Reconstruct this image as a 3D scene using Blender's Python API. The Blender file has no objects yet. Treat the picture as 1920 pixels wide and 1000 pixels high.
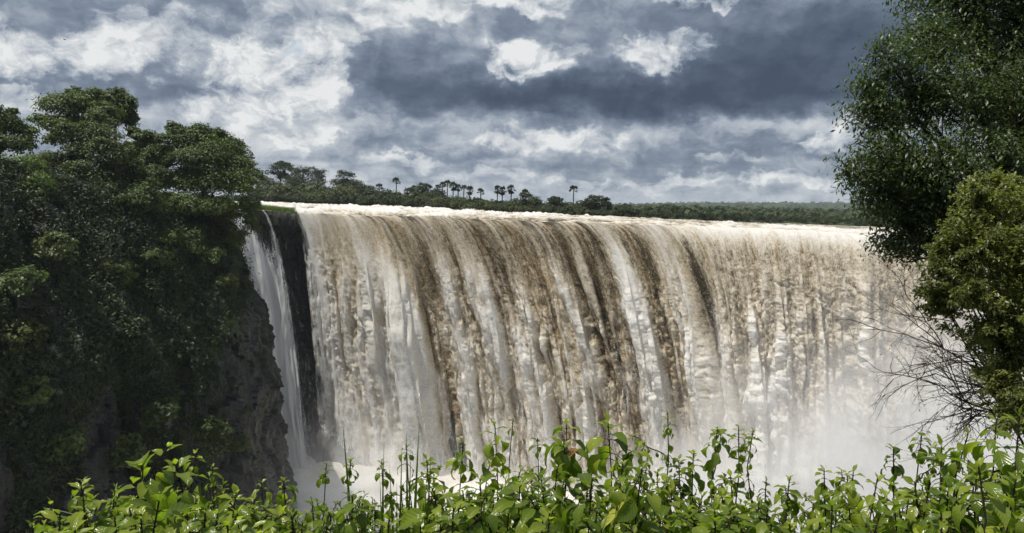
import bpy, math, random
import numpy as np
from mathutils import Vector, Matrix

random.seed(7)
C = bpy.context.scene.collection
SC = bpy.context.scene
R = math.radians

# ------------------------------------------------------------------ camera
FOC = 1371.4                       # focal length in pixels of a 1920 wide frame
PITCH, ROLL = R(-4.8), R(1.0)
cam_d = bpy.data.cameras.new('camera')
cam_d.sensor_width = 36.0
cam_d.lens = 36.0 * FOC / 1920.0
cam_d.clip_start, cam_d.clip_end = 0.05, 30000.0
cam = bpy.data.objects.new('camera', cam_d); C.objects.link(cam)
CAM_M = Matrix.Rotation(R(90) + PITCH, 3, 'X') @ Matrix.Rotation(ROLL, 3, 'Z')
cam.matrix_world = CAM_M.to_4x4()
SC.camera = cam

def at(px, py, d):
    """world point seen at photo pixel (px, py) that lies d metres ahead"""
    v = CAM_M @ Vector(((px - 960) / FOC, -(py - 500) / FOC, -1.0))
    return v * (d / v.y)
def ray(px, py):
    return (CAM_M @ Vector(((px - 960) / FOC, -(py - 500) / FOC, -1.0))).normalized()

# ------------------------------------------------------------------ node helper
class NT:
    def __init__(self, tree):
        self.t = tree; self.n = tree.nodes; self.l = tree.links
    def node(self, typ, **kw):
        n = self.n.new(typ)
        for k, v in kw.items(): setattr(n, k, v)
        return n
    def put(self, sock, v):
        if isinstance(v, bpy.types.NodeSocket): self.l.new(v, sock)
        elif v is not None:
            try: sock.default_value = v
            except Exception: sock.default_value = (*v, 1.0)
    def m(self, op, a, b=None, c=None, clamp=False):
        n = self.node('ShaderNodeMath', operation=op, use_clamp=clamp)
        self.put(n.inputs[0], a); self.put(n.inputs[1], b); self.put(n.inputs[2], c)
        return n.outputs[0]
    def vm(self, op, a, b=None, s=None):
        n = self.node('ShaderNodeVectorMath', operation=op)
        self.put(n.inputs[0], a); self.put(n.inputs[1], b)
        if s is not None: self.put(n.inputs[3], s)
        return n.outputs['Value'] if op in ('LENGTH', 'DOT_PRODUCT', 'DISTANCE') else n.outputs[0]
    def xyz(self, x, y, z=0.0):
        n = self.node('ShaderNodeCombineXYZ')
        self.put(n.inputs[0], x); self.put(n.inputs[1], y); self.put(n.inputs[2], z)
        return n.outputs[0]
    def sep(self, v):
        n = self.node('ShaderNodeSeparateXYZ'); self.put(n.inputs[0], v); return n.outputs
    def noise(self, vec, scale, detail=4.0, rough=0.55, dist=0.0, typ='FBM', lac=2.0, out=0):
        n = self.node('ShaderNodeTexNoise', noise_dimensions='3D')
        n.noise_type = typ
        if vec is not None: self.put(n.inputs['Vector'], vec)
        n.inputs['Scale'].default_value = scale; n.inputs['Detail'].default_value = detail
        n.inputs['Roughness'].default_value = rough; n.inputs['Distortion'].default_value = dist
        n.inputs['Lacunarity'].default_value = lac
        return n.outputs[out]
    def ss(self, v, a, b, lo=0.0, hi=1.0):
        n = self.node('ShaderNodeMapRange', interpolation_type='SMOOTHSTEP')
        self.put(n.inputs[0], v)
        for i, q in enumerate((a, b, lo, hi)): self.put(n.inputs[1 + i], q)
        return n.outputs[0]
    def mix(self, f, a, b):
        n = self.node('ShaderNodeMix', data_type='RGBA')
        self.put(n.inputs[0], f); self.put(n.inputs[6], a); self.put(n.inputs[7], b)
        return n.outputs[2]
    def ramp(self, f, stops):
        n = self.node('ShaderNodeValToRGB')
        el = n.color_ramp.elements
        while len(el) < len(stops): el.new(0.5)
        for e, (p, c) in zip(el, stops):
            e.position = p; e.color = (*c, 1.0)
        self.put(n.inputs[0], f)
        return n.outputs[0]
    def attr(self, name, out='Fac'):
        return self.node('ShaderNodeAttribute', attribute_name=name).outputs[out]

# ------------------------------------------------------------------ sun and sky
SUN = Vector((-0.36, -0.12, 0.91)).normalized()
sun_d = bpy.data.lights.new('sun', 'SUN')
sun_d.energy = 4.4; sun_d.angle = R(0.5); sun_d.color = (1.0, 0.95, 0.87)
sun = bpy.data.objects.new('sun', sun_d); C.objects.link(sun)
sun.rotation_mode = 'QUATERNION'; sun.rotation_quaternion = SUN.to_track_quat('Z', 'Y')

SC.view_settings.view_transform = 'Standard'
SC.view_settings.look = 'None'
SC.view_settings.exposure = 0.3
SC.view_settings.gamma = 1.0
SC.view_settings.use_curve_mapping = False

world = bpy.data.worlds.new('World'); SC.world = world
world.use_nodes = True
W = NT(world.node_tree)
W.n.clear()
sky = W.node('ShaderNodeTexSky', sky_type='NISHITA')
sky.sun_disc = False
sky.sun_elevation = math.asin(SUN.z); sky.sun_rotation = math.atan2(SUN.x, SUN.y)
sky.air_density = 1.2; sky.dust_density = 1.5
bg_sky = W.node('ShaderNodeBackground'); W.put(bg_sky.inputs[0], sky.outputs[0]); bg_sky.inputs[1].default_value = 0.10
# clouds: a function of the direction only (azimuth, elevation)
wd = W.vm('NORMALIZE', W.node('ShaderNodeTexCoord').outputs['Generated'])
dx, dy, dz = W.sep(wd)
az = W.m('ARCTAN2', dx, dy); el = W.m('ARCSINE', dz)
ela = W.m('ADD', W.m('MAXIMUM', dz, -0.02), 0.115)
# cloud-deck coordinates (flatten towards the horizon)
deck = W.xyz(W.m('DIVIDE', dx, ela), W.m('DIVIDE', dy, ela), 0.0)
flat = W.xyz(az, W.m('MULTIPLY', el, 1.35), 0.0)
def sky_pt(px, py):
    d = ray(px, py); return math.atan2(d.x, d.y), math.asin(d.z)
# domain warp
wn1 = W.vm('SUBTRACT', W.noise(W.vm('ADD', flat, (3.1, 1.7, 0.4)), 7.0, 3.0, 0.5, out=1), (0.5, 0.5, 0.5))
wn2 = W.vm('SUBTRACT', W.noise(W.vm('ADD', flat, (7.7, 4.2, 2.4)), 26.0, 6.0, 0.62, out=1), (0.5, 0.5, 0.5))
warp = W.vm('ADD', W.vm('MULTIPLY', wn1, (0.11, 0.07, 0)), W.vm('MULTIPLY', wn2, (0.07, 0.055, 0)))
wp = W.vm('ADD', W.xyz(az, el, 0.0), warp)
def blob(px, py, wx, wy, amp, sharp=2.0):
    a, e = sky_pt(px, py)
    d = W.vm('MULTIPLY', W.vm('SUBTRACT', wp, (a, e, 0)), (FOC / wx, FOC / wy, 0))
    r = W.vm('LENGTH', d)
    return W.m('MULTIPLY', W.m('EXPONENT', W.m('MULTIPLY', W.m('POWER', r, sharp), -1.0)), amp)
SKY_SOFT = [  # px, py, half-width, half-height, brightness: broad soft light and shade
    (150, 100, 210, 45, .06), (60, 190, 120, 26, .18),
    (215, 165, 300, 24, -.21), (330, 20, 170, 45, -.08), (430, 175, 100, 40, -.14), (160, 10, 120, 22, -.05),
    (540, 170, 130, 85, .16), (460, 240, 150, 45, .20), (640, 20, 110, 50, .14), (780, 12, 110, 30, .16),
    (740, 125, 100, 65, -.21), (900, 178, 260, 38, -.25), (1150, 168, 260, 50, -.26), (1010, 60, 90, 40, -.10),
    (1460, 130, 230, 85, -.29), (1560, 60, 180, 80, -.20), (1250, 190, 200, 26, -.10), (1640, 175, 130, 36, -.12), (1300, 30, 120, 40, -.08),
    (720, 225, 180, 13, .12), (860, 262, 110, 10, .12), (1060, 262, 130, 26, .14), (1250, 240, 130, 14, .12), (1480, 240, 200, 18, .18),
    (900, 300, 160, 10, .14), (690, 268, 120, 11, -.14), (1100, 308, 200, 12, -.12), (1400, 288, 220, 12, -.14), (1380, 265, 200, 8, -.08), (800, 288, 180, 8, -.10),
    (965, 115, 130, 38, .10), (1245, 105, 130, 38, .10), (1000, 365, 1100, 24, .12), (560, 330, 120, 30, .12)]
SKY_CUMULUS = [  # crisp sunlit heads
    (120, 95, 150, 36, .34), (270, 70, 80, 36, .26), (330, 50, 40, 26, .2), (30, 180, 70, 18, .22), (10, 60, 30, 16, .2),
    (530, 140, 85, 62, .38), (600, 130, 58, 62, .36), (480, 190, 60, 36, .30), (640, 60, 40, 30, .24), (430, 215, 60, 26, .20), (560, 245, 52, 18, .24), (700, 15, 60, 22, .24), (830, 15, 60, 22, .26), (500, 40, 60, 26, .14),
    (985, 8, 72, 18, .40), (965, 110, 72, 22, .46), (1235, 102, 74, 20, .38), (1295, 75, 50, 16, .26), (1040, 95, 40, 12, .2), (1310, 4, 50, 9, .36),
    (1060, 262, 90, 22, .26), (1280, 330, 50, 15, .26), (1390, 335, 40, 11, .26), (1565, 275, 50, 12, .26), (1490, 338, 70, 9, .2), (920, 262, 40, 10, .2), (880, 325, 90, 9, .16), (1160, 345, 90, 9, .18), (1340, 300, 60, 8, .14), (740, 300, 70, 9, .16), (960, 330, 60, 10, .16)]
big = W.noise(deck, 0.55, 7.0, 0.58, 0.25)
low = W.noise(deck, 1.5, 8.0, 0.6, 0.4)
fw = W.vm('ADD', flat, W.vm('MULTIPLY', warp, (.6, .6, 0)))
puf = W.noise(fw, 17.0, 9.0, 0.60, 0.15)
puf2 = W.noise(W.vm('ADD', fw, (0.010, -0.020, 0)), 17.0, 9.0, 0.60, 0.15)
relief = W.m('SUBTRACT', puf, puf2)
acc = None
for b in SKY_SOFT:
    v = blob(*b); acc = v if acc is None else W.m('ADD', acc, v)
cum = None
edge = W.m('MULTIPLY', W.m('SUBTRACT', puf, .5), 1.5)
for (px, py, wx, wy, amp) in SKY_CUMULUS:
    v = W.m('MULTIPLY', W.ss(W.m('ADD', blob(px, py, wx * 1.25, wy * 1.25, 1.0), edge), .28, .72), amp)
    v = W.m('MULTIPLY', v, W.ss(blob(px, py, wx * 2, wy * 2, 1.0), .05, .4))
    cum = v if cum is None else W.m('MAXIMUM', cum, v)
tone = W.m('ADD', 0.485, W.m('MULTIPLY', W.m('SUBTRACT', big, 0.5), 0.30))
tone = W.m('ADD', tone, W.m('MULTIPLY', W.m('SUBTRACT', low, 0.5), 0.40))
tone = W.m('ADD', tone, acc)
tone = W.m('ADD', tone, W.m('MULTIPLY', W.m('SUBTRACT', puf, 0.5), 0.26))
tone = W.m('ADD', tone, W.m('MULTIPLY', relief, W.ss(tone, 0.2, 0.7, 0.25, 0.8)))
tone = W.m('ADD', tone, W.m('MULTIPLY', cum, W.m('ADD', .82, W.m('MULTIPLY', relief, 4.5))))
ccol = W.ramp(tone, [(0.0, (.058, .084, .130)), (.20, (.106, .144, .208)), (.40, (.230, .282, .362)),
                     (.56, (.42, .47, .54)), (.76, (.63, .665, .70)), (1.0, (.86, .875, .88))])
bg_cloud = W.node('ShaderNodeBackground'); W.put(bg_cloud.inputs[0], ccol); bg_cloud.inputs[1].default_value = 0.76
hole = W.m('ADD', blob(540, 92, 26, 16, 1.0), blob(487, 128, 22, 12, .5))
cover = W.m('SUBTRACT', 1.0, W.m('MULTIPLY', W.ss(hole, 0.45, 0.95), 0.45))
mixs = W.node('ShaderNodeMixShader')
W.put(mixs.inputs[0], cover); W.l.new(bg_sky.outputs[0], mixs.inputs[1]); W.l.new(bg_cloud.outputs[0], mixs.inputs[2])
wo = W.node('ShaderNodeOutputWorld'); W.l.new(mixs.outputs[0], wo.inputs[0])
world.cycles.sampling_method = 'MANUAL'; world.cycles.sample_map_resolution = 512

SC.cycles.max_bounces = 6
SC.cycles.diffuse_bounces = 3; SC.cycles.glossy_bounces = 2; SC.cycles.transmission_bounces = 4
SC.cycles.transparent_max_bounces = 12; SC.cycles.volume_bounces = 3
SC.cycles.use_denoising = True
SC.cycles.sample_clamp_indirect = 6.0
# ------------------------------------------------------------------ numpy noise and mesh helpers
def _h(ix, iy, iz, seed):
    h = (ix.astype(np.uint32) * np.uint32(374761393) + iy.astype(np.uint32) * np.uint32(668265263)
         + iz.astype(np.uint32) * np.uint32(2147483647) + np.uint32((seed * 144665 + 1013904223) & 0xffffffff))
    h = (h ^ (h >> np.uint32(13))) * np.uint32(1274126177)
    h = (h ^ (h >> np.uint32(15))) * np.uint32(2246822519)
    return h ^ (h >> np.uint32(16))
_ANG = np.linspace(0, 2 * np.pi, 32, endpoint=False)
_GX, _GY = np.cos(_ANG), np.sin(_ANG)
def pn(x, y, seed=0):
    """2-D gradient noise, about -1..1"""
    x = np.asarray(x, float); y = np.asarray(y, float)
    xi = np.floor(x); yi = np.floor(y); fx = x - xi; fy = y - yi
    xi = xi.astype(np.int64); yi = yi.astype(np.int64)
    u = fx * fx * fx * (fx * (fx * 6 - 15) + 10); v = fy * fy * fy * (fy * (fy * 6 - 15) + 10)
    z = np.zeros_like(xi)
    def g(i, j):
        k = _h(xi + i, yi + j, z, seed) & np.uint32(31)
        return _GX[k] * (fx - i) + _GY[k] * (fy - j)
    a = g(0, 0); b = g(1, 0); c = g(0, 1); d = g(1, 1)
    return 1.5 * ((a * (1 - u) + b * u) * (1 - v) + (c * (1 - u) + d * u) * v)
def fbm(x, y, o=4, seed=0, gain=.5):
    s = 0; a = 1; t = 0
    for i in range(o):
        s = s + a * pn(x, y, seed + i * 17); t += a; a *= gain; x = x * 2.03 + 5.1; y = y * 2.03 + 1.7
    return s / t * 1.3
def bil(x, y, o=2, seed=0, gain=.5):
    """puffy lobes parted by sharp creases, 0..1"""
    s = 0; a = 1; t = 0
    for i in range(o):
        s = s + a * np.minimum(np.abs(pn(x, y, seed + i * 31)) * 1.6, 1.2); t += a; a *= gain; x, y = (x * .8 - y * .6) * 2.1 + 3.3, (x * .6 + y * .8) * 2.1 + 9.7
    return s / t
def vor(x, y, seed=0):
    """cell noise: distance to the border, a random number per cell"""
    xi = np.floor(x).astype(np.int64); yi = np.floor(y).astype(np.int64)
    d1 = np.full(x.shape, 9.0); d2 = np.full(x.shape, 9.0); idr = np.zeros(x.shape)
    z = np.zeros_like(xi)
    for i in (-1, 0, 1):
        for j in (-1, 0, 1):
            a = _h(xi + i, yi + j, z, seed) / 4294967295.0; b = _h(xi + i, yi + j, z + 1, seed) / 4294967295.0
            d = np.hypot(xi + i + a - x, yi + j + b - y)
            n = d < d1
            d2 = np.where(n, d1, np.minimum(d2, d)); idr = np.where(n, (a * 7.13 + b * 3.7) % 1.0, idr); d1 = np.where(n, d, d1)
    return d2 - d1, idr
def sst(v, a, b):
    t = np.clip((v - a) / (b - a), 0, 1); return t * t * (3 - 2 * t)

def mesh_np(name, V, Fq, attrs=None, smooth=True, uv=None):
    """mesh from vertex array (n,3) and face array (m,3 or 4)"""
    V = np.asarray(V, np.float32); Fq = np.asarray(Fq, np.int32)
    me = bpy.data.meshes.new(name)
    k = Fq.shape[1]; m = len(Fq)
    me.vertices.add(len(V)); me.vertices.foreach_set('co', V.ravel())
    me.loops.add(m * k); me.loops.foreach_set('vertex_index', Fq.ravel())
    me.polygons.add(m)
    me.polygons.foreach_set('loop_start', np.arange(0, m * k, k, dtype=np.int32))
    me.polygons.foreach_set('loop_total', np.full(m, k, np.int32))
    me.polygons.foreach_set('use_smooth', np.full(m, smooth, bool))
    for a, d in (attrs or {}).items():
        at_ = me.attributes.new(a, 'FLOAT', 'POINT'); at_.data.foreach_set('value', np.asarray(d, np.float32).ravel())
    if uv is not None:
        l = me.uv_layers.new(name='UVMap'); l.data.foreach_set('uv', np.asarray(uv, np.float32)[Fq.ravel()].ravel())
    me.update(calc_edges=True); me.validate()
    return me
def grid_faces(nr, nc, off=0):
    i = np.arange(nr - 1)[:, None] * nc + np.arange(nc - 1)[None, :] + off
    return np.stack([i, i + 1, i + nc + 1, i + nc], -1).reshape(-1, 4)
def link(name, me, mat=None, parent=None, loc=None):
    o = bpy.data.objects.new(name, me); C.objects.link(o)
    if mat is not None and not me.materials: me.materials.append(mat)
    if parent is not None: o.parent = parent
    if loc is not None: o.location = loc
    return o
def struct(o, kind='structure', label=None):
    o['kind'] = kind
    if label: o['label'] = label
    return o
def thing(name, label, cat, loc=(0, 0, 0), group=None, rz=0.0):
    o = bpy.data.objects.new(name, None); C.objects.link(o); o.empty_display_size = .2
    o.location = loc; o.rotation_euler = (0, 0, rz); o['label'] = label; o['category'] = cat
    if group: o['group'] = group
    return o
def dup(root, loc, label, rz=0.0, sc=(1, 1, 1), group=None):
    r = root.copy(); C.objects.link(r); r.location = loc; r.rotation_euler = (0, 0, rz); r.scale = sc; r['label'] = label
    if group: r['group'] = group
    for ch in list(root.children):
        c = ch.copy(); C.objects.link(c); c.parent = r
        for g in list(ch.children):
            d = g.copy(); C.objects.link(d); d.parent = c
    return r
class Tubes:
    """tapered tubes gathered into one mesh"""
    def __init__(self): self.V = []; self.F = []; self.n = 0
    def add(self, pts, rad, seg=6):
        pts = np.asarray(pts, float); n = len(pts)
        tan = np.gradient(pts, axis=0); tan /= np.linalg.norm(tan, axis=1)[:, None] + 1e-9
        ref = np.array([0, 0, 1.0]) if abs(tan[0][2]) < .9 else np.array([1.0, 0, 0])
        a = np.cross(tan, ref); a /= np.linalg.norm(a, axis=1)[:, None] + 1e-9; b = np.cross(tan, a)
        th = np.linspace(0, 2 * np.pi, seg, endpoint=False)
        ring = a[:, None, :] * np.cos(th)[None, :, None] + b[:, None, :] * np.sin(th)[None, :, None]
        v = pts[:, None, :] + ring * np.asarray(rad, float)[:, None, None]
        self.V.append(v.reshape(-1, 3))
        i = np.arange(n - 1)[:, None] * seg; j = np.arange(seg)[None, :]; j2 = (j + 1) % seg
        self.F.append((np.stack([i + j, i + j2, i + seg + j2, i + seg + j], -1).reshape(-1, 4)) + self.n)
        self.n += n * seg
        return self
    def mesh(self, name): return mesh_np(name, np.concatenate(self.V), np.concatenate(self.F))
def curve_pts(p0, p1, n, wob, rng, sag=0.0):
    p0 = np.asarray(p0, float); p1 = np.asarray(p1, float); t = np.linspace(0, 1, n)[:, None]
    w = np.cumsum(rng.normal(0, 1, (n, 3)), 0); w -= w[0]; w = w - t * w[-1]
    p = p0 + (p1 - p0) * t + w * wob
    p[:, 2] -= (sag * 4 * t * (1 - t))[:, 0]
    return p

def new_mat(name):
    m = bpy.data.materials.new(name); m.use_nodes = True; t = NT(m.node_tree); t.n.clear(); return m, t
def out(t, sh, vol=None, disp=None):
    o = t.node('ShaderNodeOutputMaterial')
    if sh is not None: t.l.new(sh, o.inputs[0])
    if vol is not None: t.l.new(vol, o.inputs[1])
def princ(t, col, rough=.6, spec=.4, normal=None, alpha=None, **kw):
    p = t.node('ShaderNodeBsdfPrincipled')
    t.put(p.inputs['Base Color'], col); t.put(p.inputs['Roughness'], rough); t.put(p.inputs['Specular IOR Level'], spec)
    if normal is not None: t.l.new(normal, p.inputs['Normal'])
    if alpha is not None: t.put(p.inputs['Alpha'], alpha)
    for k, v in kw.items(): t.put(p.inputs[k.replace('_', ' ')], v)
    return p.outputs[0]
def bump(t, h, strength=.4, dist=.1):
    b = t.node('ShaderNodeBump'); t.put(b.inputs['Height'], h); b.inputs['Strength'].default_value = strength; b.inputs['Distance'].default_value = dist
    return b.outputs[0]

# ------------------------------------------------------------------ materials
def leaf_mat(name, dark, mid, lite, trans=.35, rough=.42, spec=.45, patch=.15, veins=False):
    m, t = new_mat(name)
    tint = t.attr('tint'); P = t.node('ShaderNodeNewGeometry').outputs['Position']
    rnd = t.node('ShaderNodeObjectInfo').outputs['Random']
    n = t.noise(P, patch, 3.0)
    f = t.m('ADD', t.m('MULTIPLY', tint, .62), t.m('MULTIPLY', t.m('SUBTRACT', n, .5), .9))
    f = t.m('ADD', f, t.m('MULTIPLY', t.m('SUBTRACT', rnd, .5), .22)); f = t.m('ADD', f, .16)
    col = t.ramp(f, [(0.05, dark), (.5, mid), (.95, lite)])
    nrm = None
    if veins:
        uv = t.node('ShaderNodeUVMap').outputs[0]; ux, uy, _ = t.sep(uv)
        side = t.m('ABSOLUTE', t.m('SUBTRACT', ux, .5))
        v = t.m('SINE', t.m('MULTIPLY', t.m('SUBTRACT', uy, t.m('MULTIPLY', side, .55)), 48.0))
        mid_r = t.ss(side, .0, .045, 1.0, 0.0)
        vein = t.m('MAXIMUM', mid_r, t.m('MULTIPLY', t.ss(v, .75, 1.0), .55))
        col = t.mix(t.m('MULTIPLY', vein, .22), col, (lite[0] * 1.25, lite[1] * 1.15, lite[2] * 1.4))
        nz = t.noise(P, 160.0, 3.0)
        nrm = bump(t, t.m('ADD', t.m('MULTIPLY', v, .5), t.m('ADD', t.m('MULTIPLY', nz, .8), t.m('MULTIPLY', mid_r, -1.2))), .30, .0022)
    p = princ(t, col, rough, spec, nrm)
    tr = t.node('ShaderNodeBsdfTranslucent')
    tc = t.vm('MULTIPLY', col, (1.55, 1.75, .75)); t.put(tr.inputs[0], tc)
    mx = t.node('ShaderNodeMixShader'); mx.inputs[0].default_value = trans
    t.l.new(p, mx.inputs[1]); t.l.new(tr.outputs[0], mx.inputs[2])
    out(t, mx.outputs[0]); return m
def bark_mat(name, a, b, sc=6.0):
    m, t = new_mat(name)
    P = t.node('ShaderNodeTexCoord').outputs['Object']
    n = t.noise(t.vm('MULTIPLY', P, (1, 1, .25)), sc, 6.0, .65)
    out(t, princ(t, t.ramp(n, [(.3, a), (.7, b)]), .85, .2, bump(t, n, .6, .05))); return m
M_CLIFFTREE = leaf_mat('cliff_tree_leaves', (.024, .038, .009), (.070, .108, .026), (.165, .200, .054), .30, .5, .35, .12)
M_OLIVE = leaf_mat('olive_leaves', (.028, .042, .011), (.072, .098, .024), (.15, .165, .048), .28, .5, .35, .1)
M_FARTREE = leaf_mat('far_tree_leaves', (.014, .024, .010), (.035, .052, .020), (.075, .098, .036), .2, .6, .25, .06)
M_FARBUSH = leaf_mat('far_bush_leaves', (.026, .036, .012), (.060, .078, .026), (.115, .130, .050), .2, .6, .25, .05)
M_VINE = leaf_mat('hanging_leaves', (.010, .019, .006), (.030, .050, .013), (.088, .112, .036), .2, .5, .35, .10)
M_BIG = leaf_mat('big_tree_leaves', (.016, .028, .010), (.048, .078, .024), (.115, .145, .050), .30, .42, .42, .8)
M_LITBUSH = leaf_mat('bright_bush_leaves', (.050, .062, .018), (.165, .180, .055), (.32, .33, .105), .45, .4, .45, 1.2)
M_FORE = leaf_mat('shrub_leaves', (.026, .052, .009), (.125, .185, .020), (.34, .38, .050), .52, .25, .55, 5.0, True)
M_YLEAF = leaf_mat('yellow_leaf', (.30, .30, .05), (.42, .42, .07), (.5, .5, .1), .35, .4, .4, 3.0, True)
M_DRY = leaf_mat('dry_leaf', (.10, .05, .015), (.18, .09, .03), (.25, .15, .06), .25, .6, .3, 8.0, True)
M_GRASS = leaf_mat('grass_blade', (.05, .09, .015), (.11, .17, .03), (.22, .27, .07), .35, .4, .4, 2.0)
M_ROSETTE = leaf_mat('rosette_leaves', (.050, .065, .040), (.10, .12, .075), (.18, .20, .13), .15, .4, .5, .5)
M_BARK = bark_mat('bark', (.022, .018, .013), (.075, .062, .048))
M_TWIG = bark_mat('dark_stem', (.018, .014, .010), (.055, .042, .028), 40.0)
M_PALMBARK = bark_mat('palm_bark', (.06, .055, .045), (.14, .125, .10), 2.0)
M_GREYBARK = bark_mat('dead_bark', (.10, .095, .085), (.20, .19, .17), 2.0)

def rock_mat():
    m, t = new_mat('wet_basalt')
    P = t.node('ShaderNodeNewGeometry').outputs['Position']
    n1 = t.noise(P, .09, 6.0, .6); n2 = t.noise(t.vm('MULTIPLY', P, (1, 1, .18)), .55, 8.0, .68)
    n3 = t.noise(P, 1.6, 7.0, .7)
    f = t.m('ADD', t.m('MULTIPLY', n1, .35), t.m('ADD', t.m('MULTIPLY', n2, .4), t.m('MULTIPLY', n3, .3)))
    col = t.ramp(f, [(.36, (.011, .011, .011)), (.5, (.016, .016, .016)), (.62, (.032, .031, .030)), (.76, (.072, .069, .065))])
    moss = t.m('MULTIPLY', t.ss(t.noise(P, .14, 5.0, .6), .48, .62), .8)
    col = t.mix(moss, col, (.022, .030, .011))
    out(t, princ(t, col, t.ss(n2, .3, .7, .75, .35), .4, bump(t, t.m('ADD', n2, n3), .9, .5))); return m
M_ROCK = rock_mat()
def soil_mat():
    m, t = new_mat('forest_ground')
    P = t.node('ShaderNodeNewGeometry').outputs['Position']
    n = t.noise(P, .35, 7.0, .65)
    col = t.ramp(n, [(.3, (.020, .026, .009)), (.55, (.042, .050, .018)), (.75, (.085, .075, .040))])
    out(t, princ(t, col, .95, .1, bump(t, n, .8, .3))); return m
M_SOIL = soil_mat()

def water_mat(name, edge=False):
    m, t = new_mat(name)
    P = t.node('ShaderNodeNewGeometry').outputs['Position']
    foam_shade = t.attr('foam_shade'); tan = t.attr('tan'); fl = t.node('ShaderNodeUVMap').outputs[0]
    # flow coordinates (metres along the lip, metres down the fall) carry the fine froth
    fine = t.noise(t.vm('MULTIPLY', fl, (1.0, .42, 1)), 1.15, 6.0, .68, .9)
    fine2 = t.noise(t.vm('MULTIPLY', fl, (1.0, .5, 1)), 3.6, 5.0, .7, .5)
    f = t.m('ADD', foam_shade, t.m('MULTIPLY', t.m('SUBTRACT', fine, .5), .85))
    f = t.m('ADD', f, t.m('MULTIPLY', t.m('SUBTRACT', fine2, .5), 1.05))
    fleck = t.ss(t.noise(t.vm('MULTIPLY', fl, (1.0, .55, 1)), 2.6, 5.0, .8, .8), .52, .66)
    f = t.m('ADD', f, t.m('MULTIPLY', fleck, .20))
    brown = t.ramp(f, [(0.0, (.070, .055, .033)), (.16, (.19, .155, .10)), (.34, (.45, .385, .28)), (.58, (.72, .655, .545)), (.88, (.89, .87, .825))])
    gold = t.ramp(f, [(0.0, (.12, .08, .030)), (.25, (.30, .21, .095)), (.5, (.54, .43, .265)), (.75, (.76, .68, .54)), (1.0, (.87, .84, .77))])
    col = t.mix(tan, brown, gold)
    rough = t.ss(f, .15, .6, .22, .8)
    nrm = bump(t, t.m('ADD', fine, t.m('MULTIPLY', fine2, .5)), .38, .3)
    p = princ(t, col, rough, .5, nrm)
    tr = t.node('ShaderNodeBsdfTranslucent'); t.put(tr.inputs[0], col); t.l.new(nrm, tr.inputs['Normal'])
    mx = t.node('ShaderNodeMixShader'); mx.inputs[0].default_value = .38
    t.l.new(p, mx.inputs[1]); t.l.new(tr.outputs[0], mx.inputs[2]); sh = mx.outputs[0]
    if edge:
        cov = t.attr('cover')
        n = t.noise(t.vm('MULTIPLY', fl, (1.0, .13, 1)), .9, 7.0, .75, .3)
        a = t.ss(t.m('ADD', cov, t.m('MULTIPLY', t.m('SUBTRACT', n, .5), 1.7)), .32, .72)
        tp = t.node('ShaderNodeBsdfTransparent')
        m2 = t.node('ShaderNodeMixShader'); t.put(m2.inputs[0], a); t.l.new(tp.outputs[0], m2.inputs[1]); t.l.new(sh, m2.inputs[2]); sh = m2.outputs[0]
    out(t, sh); return m
M_RIVER = water_mat('river_water'); M_FALL = water_mat('falling_water', True)
def veil_mat():
    m, t = new_mat('thin_falling_water')
    fl = t.node('ShaderNodeUVMap').outputs[0]; cov = t.attr('cover')
    n1 = t.noise(t.vm('MULTIPLY', fl, (1.0, .10, 1)), 1.0, 6.0, .7, .4)
    n2 = t.noise(t.vm('MULTIPLY', fl, (1.0, .45, 1)), 5.0, 5.0, .75)
    a = t.m('ADD', cov, t.m('ADD', t.m('MULTIPLY', t.m('SUBTRACT', n1, .5), 1.5), t.m('MULTIPLY', t.m('SUBTRACT', n2, .5), 2.2)))
    n3 = t.noise(t.vm('MULTIPLY', fl, (1.0, .22, 1)), 2.1, 4.0, .7, .5)
    a = t.m('ADD', a, t.m('MULTIPLY', t.m('SUBTRACT', n3, .5), 1.5))
    a = t.ss(a, .30, 1.0)
    d = t.node('ShaderNodeBsdfDiffuse'); d.inputs[0].default_value = (.86, .87, .88, 1)
    tr = t.node('ShaderNodeBsdfTranslucent'); tr.inputs[0].default_value = (.86, .87, .88, 1)
    mx = t.node('ShaderNodeMixShader'); mx.inputs[0].default_value = .45; t.l.new(d.outputs[0], mx.inputs[1]); t.l.new(tr.outputs[0], mx.inputs[2])
    tp = t.node('ShaderNodeBsdfTransparent')
    m2 = t.node('ShaderNodeMixShader'); t.put(m2.inputs[0], a); t.l.new(tp.outputs[0], m2.inputs[1]); t.l.new(mx.outputs[0], m2.inputs[2])
    out(t, m2.outputs[0]); return m
M_VEIL = veil_mat()
# ------------------------------------------------------------------ river, falls, cliffs, land
FLOOR = -88.0
LIP = [(330, 384, 232), (430, 391, 240), (490, 394, 246), (556, 399, 250), (640, 403, 247), (720, 405, 244), (800, 406, 240), (900, 411, 234), (1000, 415, 228),
       (1100, 418, 221), (1200, 421, 215), (1300, 424, 208), (1400, 427, 202), (1520, 432, 196), (1640, 440, 190), (1800, 447, 184), (2000, 455, 176), (2250, 470, 168)]
SHORE = [(330, 379, 430), (480, 378, 420), (560, 382, 410), (700, 387, 400), (800, 390, 390), (900, 396, 375), (1000, 401, 360), (1100, 405, 350), (1200, 410, 345),
         (1300, 414, 380), (1400, 418, 420), (1500, 421, 450), (1640, 426, 470), (1800, 432, 480), (2000, 440, 490), (2250, 450, 500)]
LP = np.array([at(*p) for p in LIP]); LPX = np.array([p[0] for p in LIP], float)
SH = np.array([at(*p) for p in SHORE]); SHX = np.array([p[0] for p in SHORE], float)
seg = np.r_[0, np.cumsum(np.linalg.norm(np.diff(LP, axis=0), axis=1))]
NS = 1150
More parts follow.
